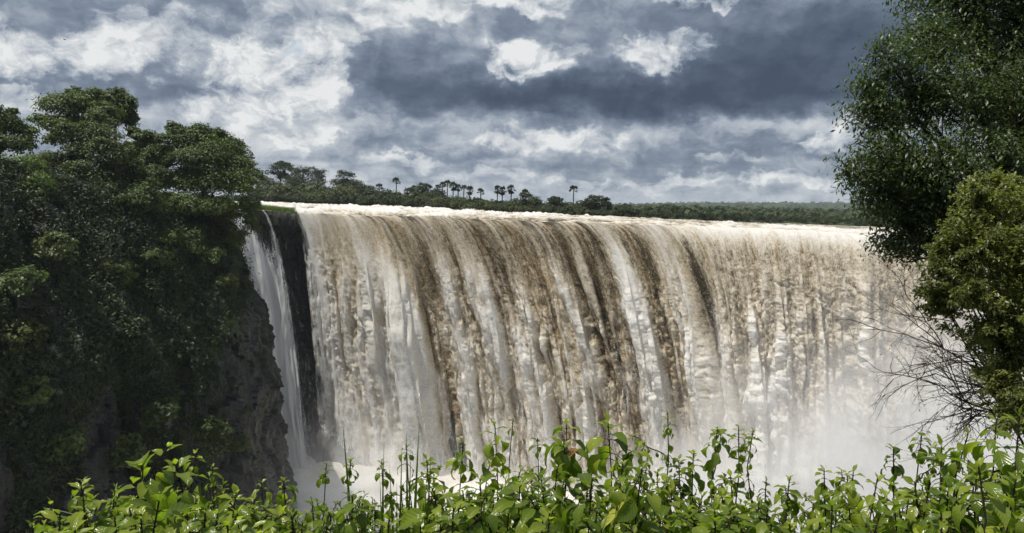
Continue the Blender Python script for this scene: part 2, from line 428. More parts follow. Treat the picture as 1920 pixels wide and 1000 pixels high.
S = np.linspace(0, seg[-1], NS)
def smooth_interp(x, xp, fp):
    y = np.interp(x, xp, fp); k = np.hanning(61); k /= k.sum()
    yp = np.pad(y, 30, mode='reflect', reflect_type='odd'); return np.convolve(yp, k, 'valid')
lipP = np.stack([smooth_interp(S, seg, LP[:, i]) for i in range(3)], 1)
px_s = np.interp(S, seg, LPX)
lipP[:, 1] += 1.8 * fbm(S / 11, S * 0, 4, 1); lipP[:, 2] += .38 * fbm(S / 7, S * 0 + 3, 4, 2)
shP = np.stack([smooth_interp(px_s, SHX, SH[:, i]) for i in range(3)], 1)
def s_of(px): return float(np.interp(px, LPX, seg))
i_fall = int(np.searchsorted(px_s, 548))
# --- river rows (from the shore to the lip), w = distance fraction
NR = 190
wr = (np.linspace(1, 0, NR) ** 1.7)[:, None]
base = lipP[None] * (1 - wr[..., None]) + (shP[None] + np.array([0, 9, 0])) * wr[..., None]
wm = wr * np.linalg.norm(shP - lipP, axis=1)[None, :]         # metres upstream
SS = np.broadcast_to(S, wm.shape)
wx, wy = base[..., 0], base[..., 1]
wav = (bil(wx / 13 + .4 * fbm(wx / 20, wy / 20, 2, 3), wy / 6.5, 2, 11) - .45) * 1.5 + (bil(wx / 4.2, wy / 2.4, 2, 5) - .4) * .62
fade = sst(wm, 0.0, 11.0)
rapid = np.interp(px_s, [330, 600, 900, 1150, 1350, 1700, 2250], [.9, 1.5, 1.35, 1.0, .95, .9, .9])[None] * (1 - .55 * sst(wm, 90, 190))
base[..., 2] += wav * fade * rapid - .25 * (1 - fade) * sst(fbm(SS / 5, wm / 14, 2, 8), -.2, .6)
streak = fbm(wx / 24 + .5, wy / 5.0, 4, 21)
flowst = fbm(SS / 2.2, wm / 16.0, 4, 33)
foam_r = .44 + .46 * streak + .42 * (wav) * rapid + .30 * flowst * (1 - sst(wm, 6, 40)) - .10 * sst(wm, 100, 200)
calm = np.exp(-((px_s[None] - 1020) / 130) ** 2) * np.exp(-((wm - 8) / 14) ** 2) + .8 * np.exp(-((px_s[None] - 1430) / 300) ** 2) * np.exp(-((wm - 150) / 90) ** 2) + .8 * np.exp(-((px_s[None] - 1290) / 90) ** 2) * np.exp(-((wm - 60) / 40) ** 2)
foam_r = foam_r - .36 * calm + .22 * sst(px_s[None], 1240, 1420) * np.exp(-((wm - 14) / 16) ** 2)
uvr = np.stack([wx, wy * 2.2], -1)
me = mesh_np('river', base.reshape(-1, 3), grid_faces(NR, NS), {'foam_shade': foam_r, 'tan': np.zeros(foam_r.size)}, True, uvr.reshape(-1, 2))
struct(link('river', me, M_RIVER))

# --- the falling sheet
ii = np.arange(i_fall, NS); Sf = S[ii]; pf = px_s[ii]; nf = len(ii)
NT_ = 430
Vmax = 104.0
v0 = np.interp(pf, [548, 575, 640, 700, 1000, 1250, 1400, 2250], [2.4, 3.0, 4.8, 6.2, 6.8, 6.6, 5.4, 5.0])
ang = np.interp(pf, [548, 700, 1000, 1200, 1330, 1450, 1640, 2250], [-18, -20, -26, -34, -70, -92, -98, -100])  # throw heading in degrees, 0 = +x
k = np.hanning(81); k /= k.sum()
ang = np.convolve(np.pad(ang, 40, mode='edge'), k, 'valid'); v0 = np.convolve(np.pad(v0, 40, mode='edge'), k, 'valid')
hd = np.stack([np.cos(np.radians(ang)), np.sin(np.radians(ang))], 1)
T = np.sqrt(2 * (lipP[ii, 2].mean() - FLOOR + 4) / 9.8)
tt = np.linspace(0, 1, NT_) ** .80 * T
drop = .5 * 9.8 * tt ** 2
throw = v0[None] * tt[:, None]
# flow length from the lip
V = np.r_[0, np.cumsum(np.hypot(np.diff(drop), np.diff(tt) * 6.3))][:, None]
P = np.empty((NT_, nf, 3))
P[..., 0] = lipP[ii, 0][None] + hd[:, 0][None] * throw
P[..., 1] = lipP[ii, 1][None] + hd[:, 1][None] * throw
P[..., 2] = lipP[ii, 2][None] - drop[:, None]
S2 = np.broadcast_to(Sf, (NT_, nf)); V2 = np.broadcast_to(V, (NT_, nf)); X2 = np.broadcast_to(pf, (NT_, nf))
tS = np.gradient(P, axis=1); tV = np.gradient(P, axis=0)
N = np.cross(tS, tV); N /= np.linalg.norm(N, axis=2)[..., None] + 1e-9
N *= np.where((N[..., 1:2] < 0) | (N[..., 2:3] > .9), 1, -1)
grow = sst(V2, 2, 45); g2 = sst(V2, 0, 16)
wob = fbm(S2 / 14, V2 / 40, 3, 41) * 1.6 * grow + fbm(S2 / 4, V2 / 12, 2, 44) * .5 * g2
Sw = S2 + wob
# named streams: lip pixel, width m, foam, push-out m, tan, starts at V
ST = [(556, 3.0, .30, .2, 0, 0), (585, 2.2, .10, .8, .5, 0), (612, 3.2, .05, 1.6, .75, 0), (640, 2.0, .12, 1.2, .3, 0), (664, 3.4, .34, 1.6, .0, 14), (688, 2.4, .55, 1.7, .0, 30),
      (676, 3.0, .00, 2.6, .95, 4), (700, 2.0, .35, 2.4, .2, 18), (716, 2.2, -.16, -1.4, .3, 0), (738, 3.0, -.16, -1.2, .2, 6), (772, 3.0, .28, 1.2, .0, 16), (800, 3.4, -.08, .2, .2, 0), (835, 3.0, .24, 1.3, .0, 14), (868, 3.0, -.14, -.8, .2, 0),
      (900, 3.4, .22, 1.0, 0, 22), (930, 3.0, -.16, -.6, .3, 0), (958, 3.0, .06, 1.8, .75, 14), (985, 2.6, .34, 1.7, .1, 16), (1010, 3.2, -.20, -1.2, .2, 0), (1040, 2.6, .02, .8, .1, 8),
      (1068, 3.6, -.24, -1.6, .1, 0), (1104, 2.8, .52, 2.6, 0, 4), (1120, 2.0, .40, 2.0, 0, 14), (1142, 3.0, -.18, -1.2, .1, 0), (1172, 2.6, -.04, .5, .2, 0), (1203, 3.2, .26, 1.8, .1, 0), (1226, 2.2, .10, 1.0, .0, 0), (1248, 3.0, -.28, -3.0, 0, 10),  # last entry: shadow band right of the white stream, painted into the water colour
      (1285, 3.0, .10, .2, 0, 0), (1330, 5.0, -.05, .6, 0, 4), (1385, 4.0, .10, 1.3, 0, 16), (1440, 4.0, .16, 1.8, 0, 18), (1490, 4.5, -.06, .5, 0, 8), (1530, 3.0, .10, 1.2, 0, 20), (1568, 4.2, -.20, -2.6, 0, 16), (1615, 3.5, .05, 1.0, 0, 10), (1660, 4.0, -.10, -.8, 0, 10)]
foam_shade = np.zeros((NT_, nf)); push = np.zeros((NT_, nf)); tan = np.zeros((NT_, nf))
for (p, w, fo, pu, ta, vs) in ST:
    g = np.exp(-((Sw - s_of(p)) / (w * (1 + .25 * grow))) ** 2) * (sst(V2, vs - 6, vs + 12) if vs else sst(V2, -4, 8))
    foam_shade += fo * g; push += pu * g; tan += ta * g
strand = fbm(Sw / 6.0, V2 / 60, 4, 51); strand2 = fbm(Sw / 1.5, V2 / 34, 4, 57, .6) * np.interp(pf, [548, 1270, 1370, 2250], [1.0, 1.0, .45, .45])[None]
rw = Sw + 1.3 * fbm(S2 / 7, V2 / 26, 3, 52)
rw2 = Sw + 2.2 * fbm(S2 / 9, V2 / 34, 4, 48) * grow
rope = .55 * bil(rw2 / 6.5, V2 / 130, 1, 53) + .27 * bil(rw / 2.9, V2 / 70, 1, 46) + .18 * bil(rw / 1.4, V2 / 40, 2, 54)          # rounded ropes parted by narrow gaps
vr = np.interp(pf, [548, 1270, 1370, 2250], [1.0, 1.0, .62, .62])[None]          # the right third tumbles instead of streaming
plume = fbm(Sw / 2.6 + .5 * fbm(S2 / 5, V2 / 14, 3, 58), V2 / (30 * vr), 5, 59, .55)
ax = np.interp(pf, [548, 760, 1000, 1300, 1400, 2250], [.5, .8, 1.15, 1.15, 2.0, 2.0])[None]   # how coarse and puffy the froth is
wS = Sw + 1.6 * fbm(S2 / 3.2, V2 / 5, 4, 61, .6); wV = V2 + 3.2 * fbm(S2 / 3.6, V2 / 6, 4, 63, .6)
def rbil(u, v, th, o, sd, gn): return bil(u * math.cos(th) - v * math.sin(th), u * math.sin(th) + v * math.cos(th), o, sd, gn)
puff = .5 * rbil(wS / 7.0, wV / 11.5, .7, 6, 71, .62) + .5 * rbil(wS / 3.6, wV / 6.2, -.6, 5, 72, .62) * (.4 + .9 * sst(fbm(S2 / 10, V2 / 18, 3, 73), -.3, .3)); grain = fbm(wS / 1.2, wV / 3.2, 5, 75, .75)
smoothL = np.interp(pf, [548, 640, 800, 950], [.30, .40, .75, 1.0])[None]
rp = np.interp(pf, [548, 700, 850, 1300, 1400, 2250], [.75, .85, 1.0, 1.0, .8, .8])[None]
disp = grow * (2.2 * strand + 6.4 * rp * (rope - .4) + .9 * fbm(S2 / 1.1, V2 / 3.4, 3, 66, .6) * sst(np.abs(rope - .3), .25, .0) + .6 * strand2 + .8 * plume + push * 1.35) + smoothL * ax * (grow * 1.7 * (puff - .42) + (.3 + .7 * grow) * .26 * grain) * (.3 + .7 * g2)
clump = rbil(S2 / 10 + .55 * fbm(S2 / 8, V2 / 10, 4, 67), V2 / 15 + .55 * fbm(S2 / 8, V2 / 10, 4, 68), .65, 4, 69, .55)
rt = sst(X2, 1260, 1380)
disp += 3.6 * (clump - .4) * rt * grow
disp *= sst(V2, 0, 7)
low = sst(V2, 25, 95)
foam_shade = .40 + .34 * (clump - .4) * rt * grow + .14 * grow + foam_shade * 1.1 + .22 * strand * grow + .84 * rp * (rope - .38) * sst(V2, 0, 30) + .22 * strand2 + .40 * plume * grow + smoothL * (.50 * (puff - .42) * grow + .30 * grain) + .17 * low  # froth amount, with the shade in the rope gaps painted in as darker colour
foam_shade += np.interp(pf, [548, 640, 760, 900, 1250, 1330, 1420, 2250], [.22, .16, .08, -.04, -.06, -.02, .0, .0])[None]
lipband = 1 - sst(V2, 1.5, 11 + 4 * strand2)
foam_shade = foam_shade + lipband * np.interp(pf, [548, 600, 680, 900, 1150, 1250, 1330, 2250], [.30, .1, .0, .08, .1, .25, .45, .5])[None] * (1 + .7 * strand2)
foam_shade = foam_shade - .07 * (sst(V2, 3, 9) - sst(V2, 18, 40)) * np.interp(pf, [548, 620, 720, 1250, 1400, 2250], [0, .5, 1, 1.0, .5, .4])[None]
tan = np.clip(tan + .55 * sst(fbm(Sw / 3.2, V2 / 90, 3, 191), .05, .5) + np.interp(pf, [548, 700, 1000, 1300, 1400], [.25, .22, .10, .05, 0])[None], 0, 1)
cover = .45 + (Sf[None] - Sf[0]) / (7.5 + .05 * V2) + .0 * V2
cover = np.minimum(cover, 2.5)
P += N * disp[..., None]
uvf = np.stack([S2, V2], -1)
me = mesh_np('waterfall', P.reshape(-1, 3), grid_faces(NT_, nf), {'foam_shade': foam_shade, 'tan': tan, 'cover': cover}, True, uvf.reshape(-1, 2))
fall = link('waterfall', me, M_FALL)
struct(fall)
FALL_P = P

# --- soft spray torn off the sheet, falling a little in front of it
jj = np.arange(0, nf, 2); rows = np.arange(20, NT_, 2)
def spray_sheet(name, off, seed, amt, drift):
    p_ = FALL_P[np.ix_(rows, jj)] + N[np.ix_(rows, jj)] * off
    s_, v_ = S2[np.ix_(rows, jj)] + drift, V2[np.ix_(rows, jj)]
    k_ = np.hanning(9); k_ /= k_.sum()
    for ax_ in (0, 1):
        p_ = np.apply_along_axis(lambda q: np.convolve(np.pad(q, 4, mode='edge'), k_, 'valid'), ax_, p_)
    st_ = fbm(s_ / 3.6, v_ / 60, 4, seed); pu_ = bil(s_ / 5 + fbm(s_ / 6, v_ / 9, 3, seed + 3), v_ / 8, 4, seed + 5)
    fo_ = foam_shade[np.ix_(rows, jj)]
    cv = amt * (.10 + .55 * st_ + .55 * (pu_ - .35) + .35 * (fo_ - .5) + .42 * sst(v_, 20, 95) - .55 * (1 - sst(v_, 6, 30)))
    cv -= 2 * (1 - sst(s_ - drift - S2[0, 0], 0, 3))
    m_ = mesh_np(name, p_.reshape(-1, 3), grid_faces(len(rows), len(jj)), {'cover': cv}, True, np.stack([s_, v_], -1).reshape(-1, 2))
    return struct(link(name, m_, M_VEIL))
spray_sheet('falling_spray', 1.2, 141, .8, 0.0)

# --- the thin falls in the notch on the left
NV_, NU_ = 320, 150
pv = np.linspace(396, 532, NU_); sv = np.interp(pv, LPX, seg)
lv = np.stack([np.interp(sv, S, lipP[:, i]) for i in range(3)], 1)
tv = np.linspace(0, 1, NV_) ** .8 * T; dv = .5 * 9.8 * tv ** 2
vv0 = 4.3 + .6 * fbm(sv / 3, sv * 0, 2, 161)
hx, hy = math.cos(R(-28)), math.sin(R(-28))
Pv = np.stack([lv[:, 0][None] + hx * vv0[None] * tv[:, None], lv[:, 1][None] - 1.0 + hy * vv0[None] * tv[:, None], lv[:, 2][None] + .2 - dv[:, None]], -1)
Vv_ = np.broadcast_to(np.r_[0, np.cumsum(np.hypot(np.diff(dv), np.diff(tv) * 4))][:, None], Pv.shape[:2]); Sv_ = np.broadcast_to(sv[None], Pv.shape[:2]); Xv = np.broadcast_to(pv[None], Pv.shape[:2])
Xw = Xv + 5 * fbm(Sv_ / 3, Vv_ / 25, 3, 163) * sst(Vv_, 0, 20)
Pv[..., 1] -= 1.2 * fbm(Sv_ / 2.5, Vv_ / 20, 3, 165) * sst(Vv_, 0, 15)
grw = sst(Vv_, 0, 40)
cv = 2.3 * np.exp(-((Xw - 436 - 6 * grw) / (15 + 14 * grw)) ** 2) + .75 * np.exp(-((Xw - 491 - 2 * grw) / (3.2 + 5 * grw)) ** 2) * (1 - .4 * sst(Vv_, 20, 70)) + .62 * np.exp(-((Xw - 466) / 20) ** 2) * sst(Vv_, 4, 22) + .36 * np.exp(-((Xw - 478) / 12) ** 2) * sst(Vv_, 8, 25)
cv += (.18 * sst(Vv_, 12, 40) + .30 * sst(Vv_, 35, 88)) * (1 - sst(Xv, 500, 530) * .6) - .02 - .5 * sst(Xv, 524, 532)
m_ = mesh_np('thin_waterfall', Pv.reshape(-1, 3), grid_faces(NV_, NU_), {'cover': cv}, True, np.stack([Sv_ * 1.6, Vv_], -1).reshape(-1, 2))
struct(link('thin_waterfall', m_, M_VEIL))

# --- rock wall under the lip
NZ = 170
zz = np.linspace(0, 1, NZ)[:, None]
cols = np.arange(0, NS, 2)
top = lipP[cols].copy(); top[:, 1] += np.interp(px_s[cols], [330, 560, 590], [6.5, 6.5, 3.5]); top[:, 2] -= np.interp(px_s[cols], [330, 545, 575, 2250], [.2, .2, 1.2, 1.4])
Pw = np.empty((NZ, len(cols), 3)); Pw[..., 0] = top[:, 0]; Pw[..., 1] = top[:, 1]; Pw[..., 2] = top[:, 2] * (1 - zz) + (FLOOR - 4) * zz
sw = np.broadcast_to(S[cols], Pw.shape[:2]); hw = np.broadcast_to(zz * 88, Pw.shape[:2])
e, cid = vor(sw / 4.0 + .4 * fbm(sw / 9, hw / 9, 2, 3), hw / 9.0, 5)
d = fbm(sw / 13, hw / 30, 4, 9) * 2.2 + (cid - .5) * 1.3 - .8 * (1 - sst(e, 0, .12)) + fbm(sw / 2.2, hw / 6, 3, 19) * .5
talus = sst(hw, 66, 88) * np.interp(px_s[cols], [330, 480, 560, 660, 760, 2250], [2, 4, 8, 13, 4, 2])[None]
d = d * np.interp(px_s[cols], [330, 560, 600], [1.9, 1.9, 1.0])[None]
Pw[..., 1] -= (d * sst(hw, 0, 5) + talus)
Pw[..., 0] += .3 * d * sst(hw, 0, 5)
o = link('cliff_wall', mesh_np('cliff_wall', Pw.reshape(-1, 3), grid_faces(NZ, len(cols))), M_ROCK)
struct(o)

# --- left cliff
PL = [(-2400, 62), (-900, 80), (-350, 104), (-200, 116), (-60, 126), (90, 142), (230, 156), (330, 166), (395, 174), (415, 181), (419, 190), (410, 206), (402, 225), (388, 246)]
ztop = [12, 12, 11, 10, 8, 5.0, 1.0, -1.5, -2.6, -3.0, -3.2, -3.2, -3.2, -3.2]
pl = np.array([[(p - 960) / FOC * d, d] for p, d in PL]); pz = np.array(ztop, float)
cs = np.r_[0, np.cumsum(np.linalg.norm(np.diff(pl, axis=0), axis=1))]
NCl, NH = 560, 250
cq = np.linspace(0, cs[-1], NCl)
def sm(x, xp, fp, n=25):
    y = np.interp(x, xp, fp); kk = np.hanning(n); kk /= kk.sum(); return np.convolve(np.pad(y, n // 2, mode='reflect', reflect_type='odd'), kk, 'valid')
cx, cy, cz = sm(cq, cs, pl[:, 0]), sm(cq, cs, pl[:, 1]), sm(cq, cs, pz)
tx, ty = np.gradient(cx), np.gradient(cy); ln = np.hypot(tx, ty); nx, ny = ty / ln, -tx / ln
hh = np.linspace(0, 1, NH)[:, None]
Zc = cz[None] * (1 - hh) + (FLOOR - 4) * hh
H = cz[None] - Zc; Q = np.broadcast_to(cq, H.shape)
prof = np.interp(hh * 88, [0, 4, 12, 22, 27, 40, 52, 60, 74, 88], [0, 1.2, 2.0, 4.0, 7.6, 9.0, 9.6, 11.0, 12.5, 15.5])
ledge = (np.floor(H / 12 + .35 * fbm(Q / 22, H / 60, 2, 7)) * .9)
e, cid = vor(Q / 5.0 + .9 * fbm(Q / 9, H / 9, 4, 13), H / 9.0 + .7 * fbm(Q / 7, H / 7, 4, 15), 25)
e2, cid2 = vor(Q / 1.8 + .6 * fbm(Q / 3, H / 3, 3, 36), H / 3.6 + .5 * fbm(Q / 3, H / 3, 3, 37), 35)
dr = fbm(Q / 17, H / 24, 4, 29) * 4.2 + (cid - .5) * 3.4 - .6 * (1 - sst(e, 0, .08)) + (cid2 - .5) * 1.0 - .15 * (1 - sst(e2, 0, .12)) + fbm(Q / 2.2, H / 4.5, 5, 39, .65) * 1.1
bushy = 1 - sst((cx / cy * FOC + 960)[None], 330, 440)
prof_l = np.interp(H, [0, 4, 12, 30, 45, 60, 88], [0, 2.5, 8.0, 16.5, 19, 22, 27])
dr = dr * sst(H, -1, 6) * .85 + prof * (1 - bushy) + prof_l * bushy + ledge * .25
Pc = np.stack([cx[None] + nx[None] * dr, cy[None] + ny[None] * dr, Zc], -1)
o = link('cliff', mesh_np('cliff', Pc.reshape(-1, 3), grid_faces(NH, NCl), None, False), M_ROCK)
struct(o)
# plateau on top of it
NB = 60
bb = np.linspace(0, 1, NB)[:, None]
bk = bb ** 1.3 * 170
Pp = np.stack([cx[None] * (1 - .0 * bb) - bk * .75 * sst(cx[None], -200, -60) - bk * .2, cy[None] + bk * .60, cz[None] + 0 * bk], -1)
rise = np.interp(cx, [-150, -90, -74], [9, 5, 0.0])[None] * sst(bk, 0, 40)
Pp[..., 2] += rise + fbm(Pp[..., 0] / 9, Pp[..., 1] / 9, 3, 71) * .8 * sst(bk, 1, 6) - .02 * bk
o = link('plateau', mesh_np('plateau', Pp.reshape(-1, 3), grid_faces(NB, NCl)), M_SOIL); struct(o)

# --- gorge bottom: churning water
gx, gy = np.meshgrid(np.linspace(-150, 230, 260), np.linspace(6, 262, 180))
gz = FLOOR + (bil(gx / 9, gy / 9, 3, 91) - .4) * 2.2
o = link('gorge_water', mesh_np('gorge_water', np.stack([gx, gy, gz], -1).reshape(-1, 3), grid_faces(180, 260),
         {'foam_shade': .72 + .5 * fbm(gx / 14, gy / 14, 4, 95), 'tan': np.zeros(gx.size)}, True, np.stack([gx, gy], -1).reshape(-1, 2)), M_RIVER); struct(o)

# --- far land: one sheet from the far shore to the horizon, with the hills
def far_mat():
    m, t = new_mat('far_woodland')
    P_ = t.node('ShaderNodeNewGeometry').outputs['Position']
    n = t.noise(P_, .035, 6.0, .6); n2 = t.noise(P_, .006, 4.0)
    col = t.ramp(t.m('ADD', t.m('MULTIPLY', n, .6), t.m('MULTIPLY', n2, .4)), [(.34, (.016, .026, .012)), (.5, (.036, .052, .022)), (.66, (.07, .085, .035))])
    out(t, princ(t, col, .95, .05, bump(t, n, 1.0, 4.0))); return m
M_FARLAND = far_mat()
px_f = np.linspace(-700, 2700, 520)
sh_x = np.interp(px_f, SHX, SH[:, 0]); sh_y = np.interp(px_f, SHX, SH[:, 1]); sh_z = np.interp(px_f, SHX, SH[:, 2])
sh_x = np.where(px_f < SHX[0], (px_f - 960) / FOC * sh_y, np.where(px_f > SHX[-1], (px_f - 960) / FOC * sh_y, sh_x))
NF = 200
uu = np.linspace(0, 1, NF)[:, None]
dist = np.exp(np.log(4.0) + uu * (np.log(9000) - np.log(4.0))) - 4.0
yy = sh_y[None] + dist
xx = sh_x[None] * (yy / sh_y[None])
hill = np.interp(px_f, [-700, 600, 1150, 1250, 1350, 1450, 1620, 1800, 2700], [0, 4, 12, 21, 27, 30, 38, 42, 60])[None]
zz_ = sh_z[None] * np.exp(-dist / 500) - 9 * (1 - np.exp(-dist / 500)) - 1.2 + 2.4 * sst(dist, 0, 8)
zz_ = zz_ + hill * 1.55 * sst(dist, 1500, 4500) - 90 * sst(dist, 4800, 8800)
zz_ += bil(xx / 20, yy / 26, 2, 101) * 7.5 * sst(dist, 150, 500) * (1 - sst(dist, 5000, 8000)) + fbm(xx / 420, yy / 420, 3, 105) * 7 * sst(dist, 500, 1800)
o = link('hills', mesh_np('hills', np.stack([xx, yy, zz_], -1).reshape(-1, 3), grid_faces(NF, len(px_f))), M_FARLAND); struct(o)

# --- the headland the camera stands on
def ground_z(x, y):
    x = np.asarray(x, float); y = np.asarray(y, float)
    z = -1.62 - .66 * np.maximum(y - 1.1, 0) + .10 * np.maximum(x - 3, 0) * sst(y, 0, 6)
    z = z + .12 * fbm(x / 1.6, y / 1.6, 3, 111)
    edge = np.interp(x, [-40, -6, 2, 6, 10, 20, 60], [7, 8, 8.5, 12, 20, 26, 30])
    return np.where(y > edge, z - np.minimum((y - edge) * 9.0, 90), z)
gx, gy = np.meshgrid(np.linspace(-45, 75, 240), np.linspace(-25, 45, 240))
gz = np.maximum(ground_z(gx, gy), FLOOR - 3)
o = link('ground', mesh_np('ground', np.stack([gx, gy, gz], -1).reshape(-1, 3), grid_faces(240, 240)), M_SOIL); struct(o)
# ------------------------------------------------------------------ foliage builders
def leaf_quads(pos, nrm, size, rng, aspect=.5, bend=.0):
    """rhombic leaves: pos (n,3), nrm (n,3), size (n,)"""
    n = len(pos)
    r = rng.normal(0, 1, (n, 3)); d = r - (r * nrm).sum(1)[:, None] * nrm
    d /= np.linalg.norm(d, axis=1)[:, None] + 1e-9
    w = np.cross(nrm, d)
    L = size[:, None]
    a = pos - d * L * .5; b = pos + d * L * .5 - nrm * L * bend
    m = pos + nrm * L * .06
    v = np.stack([a, m + w * L * aspect * .5, b, m - w * L * aspect * .5], 1).reshape(-1, 3)
    f = np.arange(n * 4).reshape(-1, 4)
    return v, f
def crown(name, lobes, n, leaf, seed, clumps=26, flat=.62, tight=.20, aspect=.6, up=.5, shell=.62, split=0):
    """foliage of small leaves gathered in clumps over the outside of several ellipsoid lobes (x,y,z,rx,ry,rz)"""
    rng = np.random.default_rng(seed)
    if split:
        sub = []
        for l in lobes:
            sub.append((l[0], l[1], l[2], l[3] * .8, l[4] * .8, l[5] * .8))
            for _ in range(split):
                u = rng.normal(0, 1, 3); u[2] = abs(u[2]) * .9 - .25; u /= np.linalg.norm(u); q = rng.uniform(.22, .48)
                u *= rng.uniform(.65, 1.0)
                sub.append((l[0] + u[0] * l[3], l[1] + u[1] * l[4], l[2] + u[2] * l[5], q * l[3] * rng.uniform(.8, 1.3), q * l[4], q * (.5 * l[3] + .5 * l[5]) * rng.uniform(.7, 1.1)))
        lobes = sub
    vol = np.array([(l[3] * l[4] * l[5]) ** .67 for l in lobes]); vol /= vol.sum()
    Vs, Ns, Ts, Sz = [], [], [], []
    for l, wgt in zip(lobes, vol):
        c = np.array(l[:3]); r = np.array(l[3:6])
        K = max(5, int(clumps * len(lobes) * wgt))
        u = rng.normal(0, 1, (K, 3)); u[:, 2] = np.where(u[:, 2] < -.6, -u[:, 2], u[:, 2]); u /= np.linalg.norm(u, axis=1)[:, None]
        rad = shell + (1.05 - shell) * rng.random(K) ** .6
        cc = c + u * rad[:, None] * r
        cr = r.mean() * tight * rng.uniform(.6, 1.5, K)
        q = cr ** 2; q = q / q.sum()
        idx = rng.choice(K, int(n * wgt), p=q)
        off = rng.normal(0, 1, (len(idx), 3)); ol = np.linalg.norm(off, axis=1)
        off *= (np.minimum(ol, 1.7) / (ol + 1e-9))[:, None]
        p = cc[idx] + off * cr[idx][:, None] * np.array([1, 1, flat])
        nn = u[idx] * .6 + off * .35 + np.array([0, 0, up]) + rng.normal(0, .45, p.shape)
        nn /= np.linalg.norm(nn, axis=1)[:, None]
        Vs.append(p); Ns.append(nn); Sz.append(leaf * rng.uniform(.6, 1.35, len(idx)))
        ct = rng.uniform(0, 1, K)
        Ts.append(np.clip(.55 * ct[idx] + .45 * rng.random(len(idx)), 0, 1))
    p = np.concatenate(Vs); nn = np.concatenate(Ns); s = np.concatenate(Sz); t = np.concatenate(Ts)
    v, f = leaf_quads(p, nn, s, rng, aspect, .08)
    return mesh_np(name, v, f, {'tint': np.repeat(t, 4)}, False)
def wood(name, base, lobes, r0, seed, fork=.45, twigs=3):
    """tapered trunk with limbs running into every lobe"""
    rng = np.random.default_rng(seed); T_ = Tubes()
    base = np.array(base, float); cen = np.mean([l[:3] for l in lobes], axis=0)
    low = min(l[2] - l[5] * .6 for l in lobes)
    top = np.array([base[0] + (cen[0] - base[0]) * .5, base[1] + (cen[1] - base[1]) * .5, base[2] + (low - base[2]) * .9 + .08 * (cen[2] - base[2])])
    p = curve_pts(base, top, 8, .06 * r0, rng); T_.add(p, np.linspace(r0 * 1.25, r0 * .72, 8), 9)
    for l in lobes:
        c = np.array(l[:3]); rr = np.array(l[3:6])
        q = curve_pts(top, c + rr * np.array([0, 0, .35]), 9, .13 * r0, rng, sag=-.04 * np.linalg.norm(c - top))
        T_.add(q, np.linspace(r0 * .55, r0 * .10, 9), 6)
        for _ in range(twigs):
            k = rng.integers(3, 8); u = rng.normal(0, 1, 3); u[2] = abs(u[2]) * .7; u /= np.linalg.norm(u)
            T_.add(curve_pts(q[k], c + u * rr * .85, 6, .10 * r0, rng), np.linspace(r0 * .20, r0 * .03, 6), 5)
    return T_.mesh(name)
def tree(kind, label, cat, base, lobes, n, leaf, seed, mat, r0=.4, group=None, bark=None, **kw):
    """lobes are given relative to the base point"""
    t = thing(kind, label, cat, base, group)
    link('trunk', wood('trunk', (0, 0, -.4), lobes, r0, seed), bark or M_BARK, t)
    link('crown', crown('crown', lobes, n, leaf, seed + 1, **kw), mat, t)
    return t
def px_lobes(lst, d, base):
    """ellipsoid lobes from photo outlines (px, py, half-width px, half-height px, depth offset m), relative to base"""
    o = []
    for (px, py, a, b, dd) in lst:
        D = d + dd; p = at(px, py, D) - Vector(base); s = D / FOC
        o.append((p.x, p.y, p.z, a * s, .5 * (a + b) * s * 1.05, b * s))
    return o

# ------------------------------------------------------------------ trees on the left cliff
def cliff_tree(label, lst, d, bpx, bpy, n, seed, mat=None, r0=.45, leaf=.58, kind='cliff_tree', cat='tree', **kw):
    n = int(n * 2.0); kw['clumps'] = int(kw.get('clumps', 26) * 1.5); kw.setdefault('tight', .27); kw.setdefault('shell', .40); kw.setdefault('split', 7)
    b = at(bpx, bpy, d)
    return tree(kind, label, cat, b, px_lobes(lst, d, b), n, leaf, seed, mat or M_CLIFFTREE, r0, None, **kw)
cliff_tree('tall dark tree with a flat umbrella crown, highest on the left clifftop', [(120, 205, 52, 32, 0), (160, 190, 40, 24, 3), (105, 235, 34, 20, -3), (190, 225, 40, 24, -2), (150, 245, 50, 20, 0)], 172, 160, 395, 15000, 201, r0=.7, clumps=22, flat=.45)
cliff_tree('dense rounded dark crown beside and behind the tallest umbrella tree', [(222, 205, 34, 28, 0), (235, 225, 22, 26, 2), (205, 198, 24, 20, 2)], 184, 215, 390, 8000, 203, r0=.5, tight=.28)
cliff_tree('tree cut by the left photo edge, with loose light-tipped branches', [(10, 235, 32, 30, 0), (45, 250, 26, 18, 2), (-30, 240, 40, 36, 3), (20, 275, 40, 22, -2)], 150, -10, 380, 9000, 205, clumps=20)
cliff_tree('broad mid-green tree standing in front of the umbrella tree', [(150, 270, 52, 32, 0), (195, 300, 52, 36, -2), (120, 315, 50, 38, 1), (170, 345, 70, 38, -3), (230, 330, 40, 34, 2)], 160, 170, 420, 16000, 207, M_OLIVE, r0=.6)
cliff_tree('thin scraggly dark tree in the gap between the two big clifftop crowns', [(262, 258, 20, 14, 0), (285, 272, 16, 20, 2), (255, 290, 32, 22, 0), (280, 315, 30, 28, -2)], 172, 270, 400, 6500, 209, clumps=16)
cliff_tree('large rounded green tree highest at the right end of the clifftop', [(335, 250, 26, 16, 2), (370, 268, 46, 30, 0), (420, 275, 36, 28, 3), (330, 290, 36, 34, -2), (440, 310, 34, 36, 2), (385, 310, 60, 34, -3)], 174, 385, 402, 17000, 211, r0=.65)
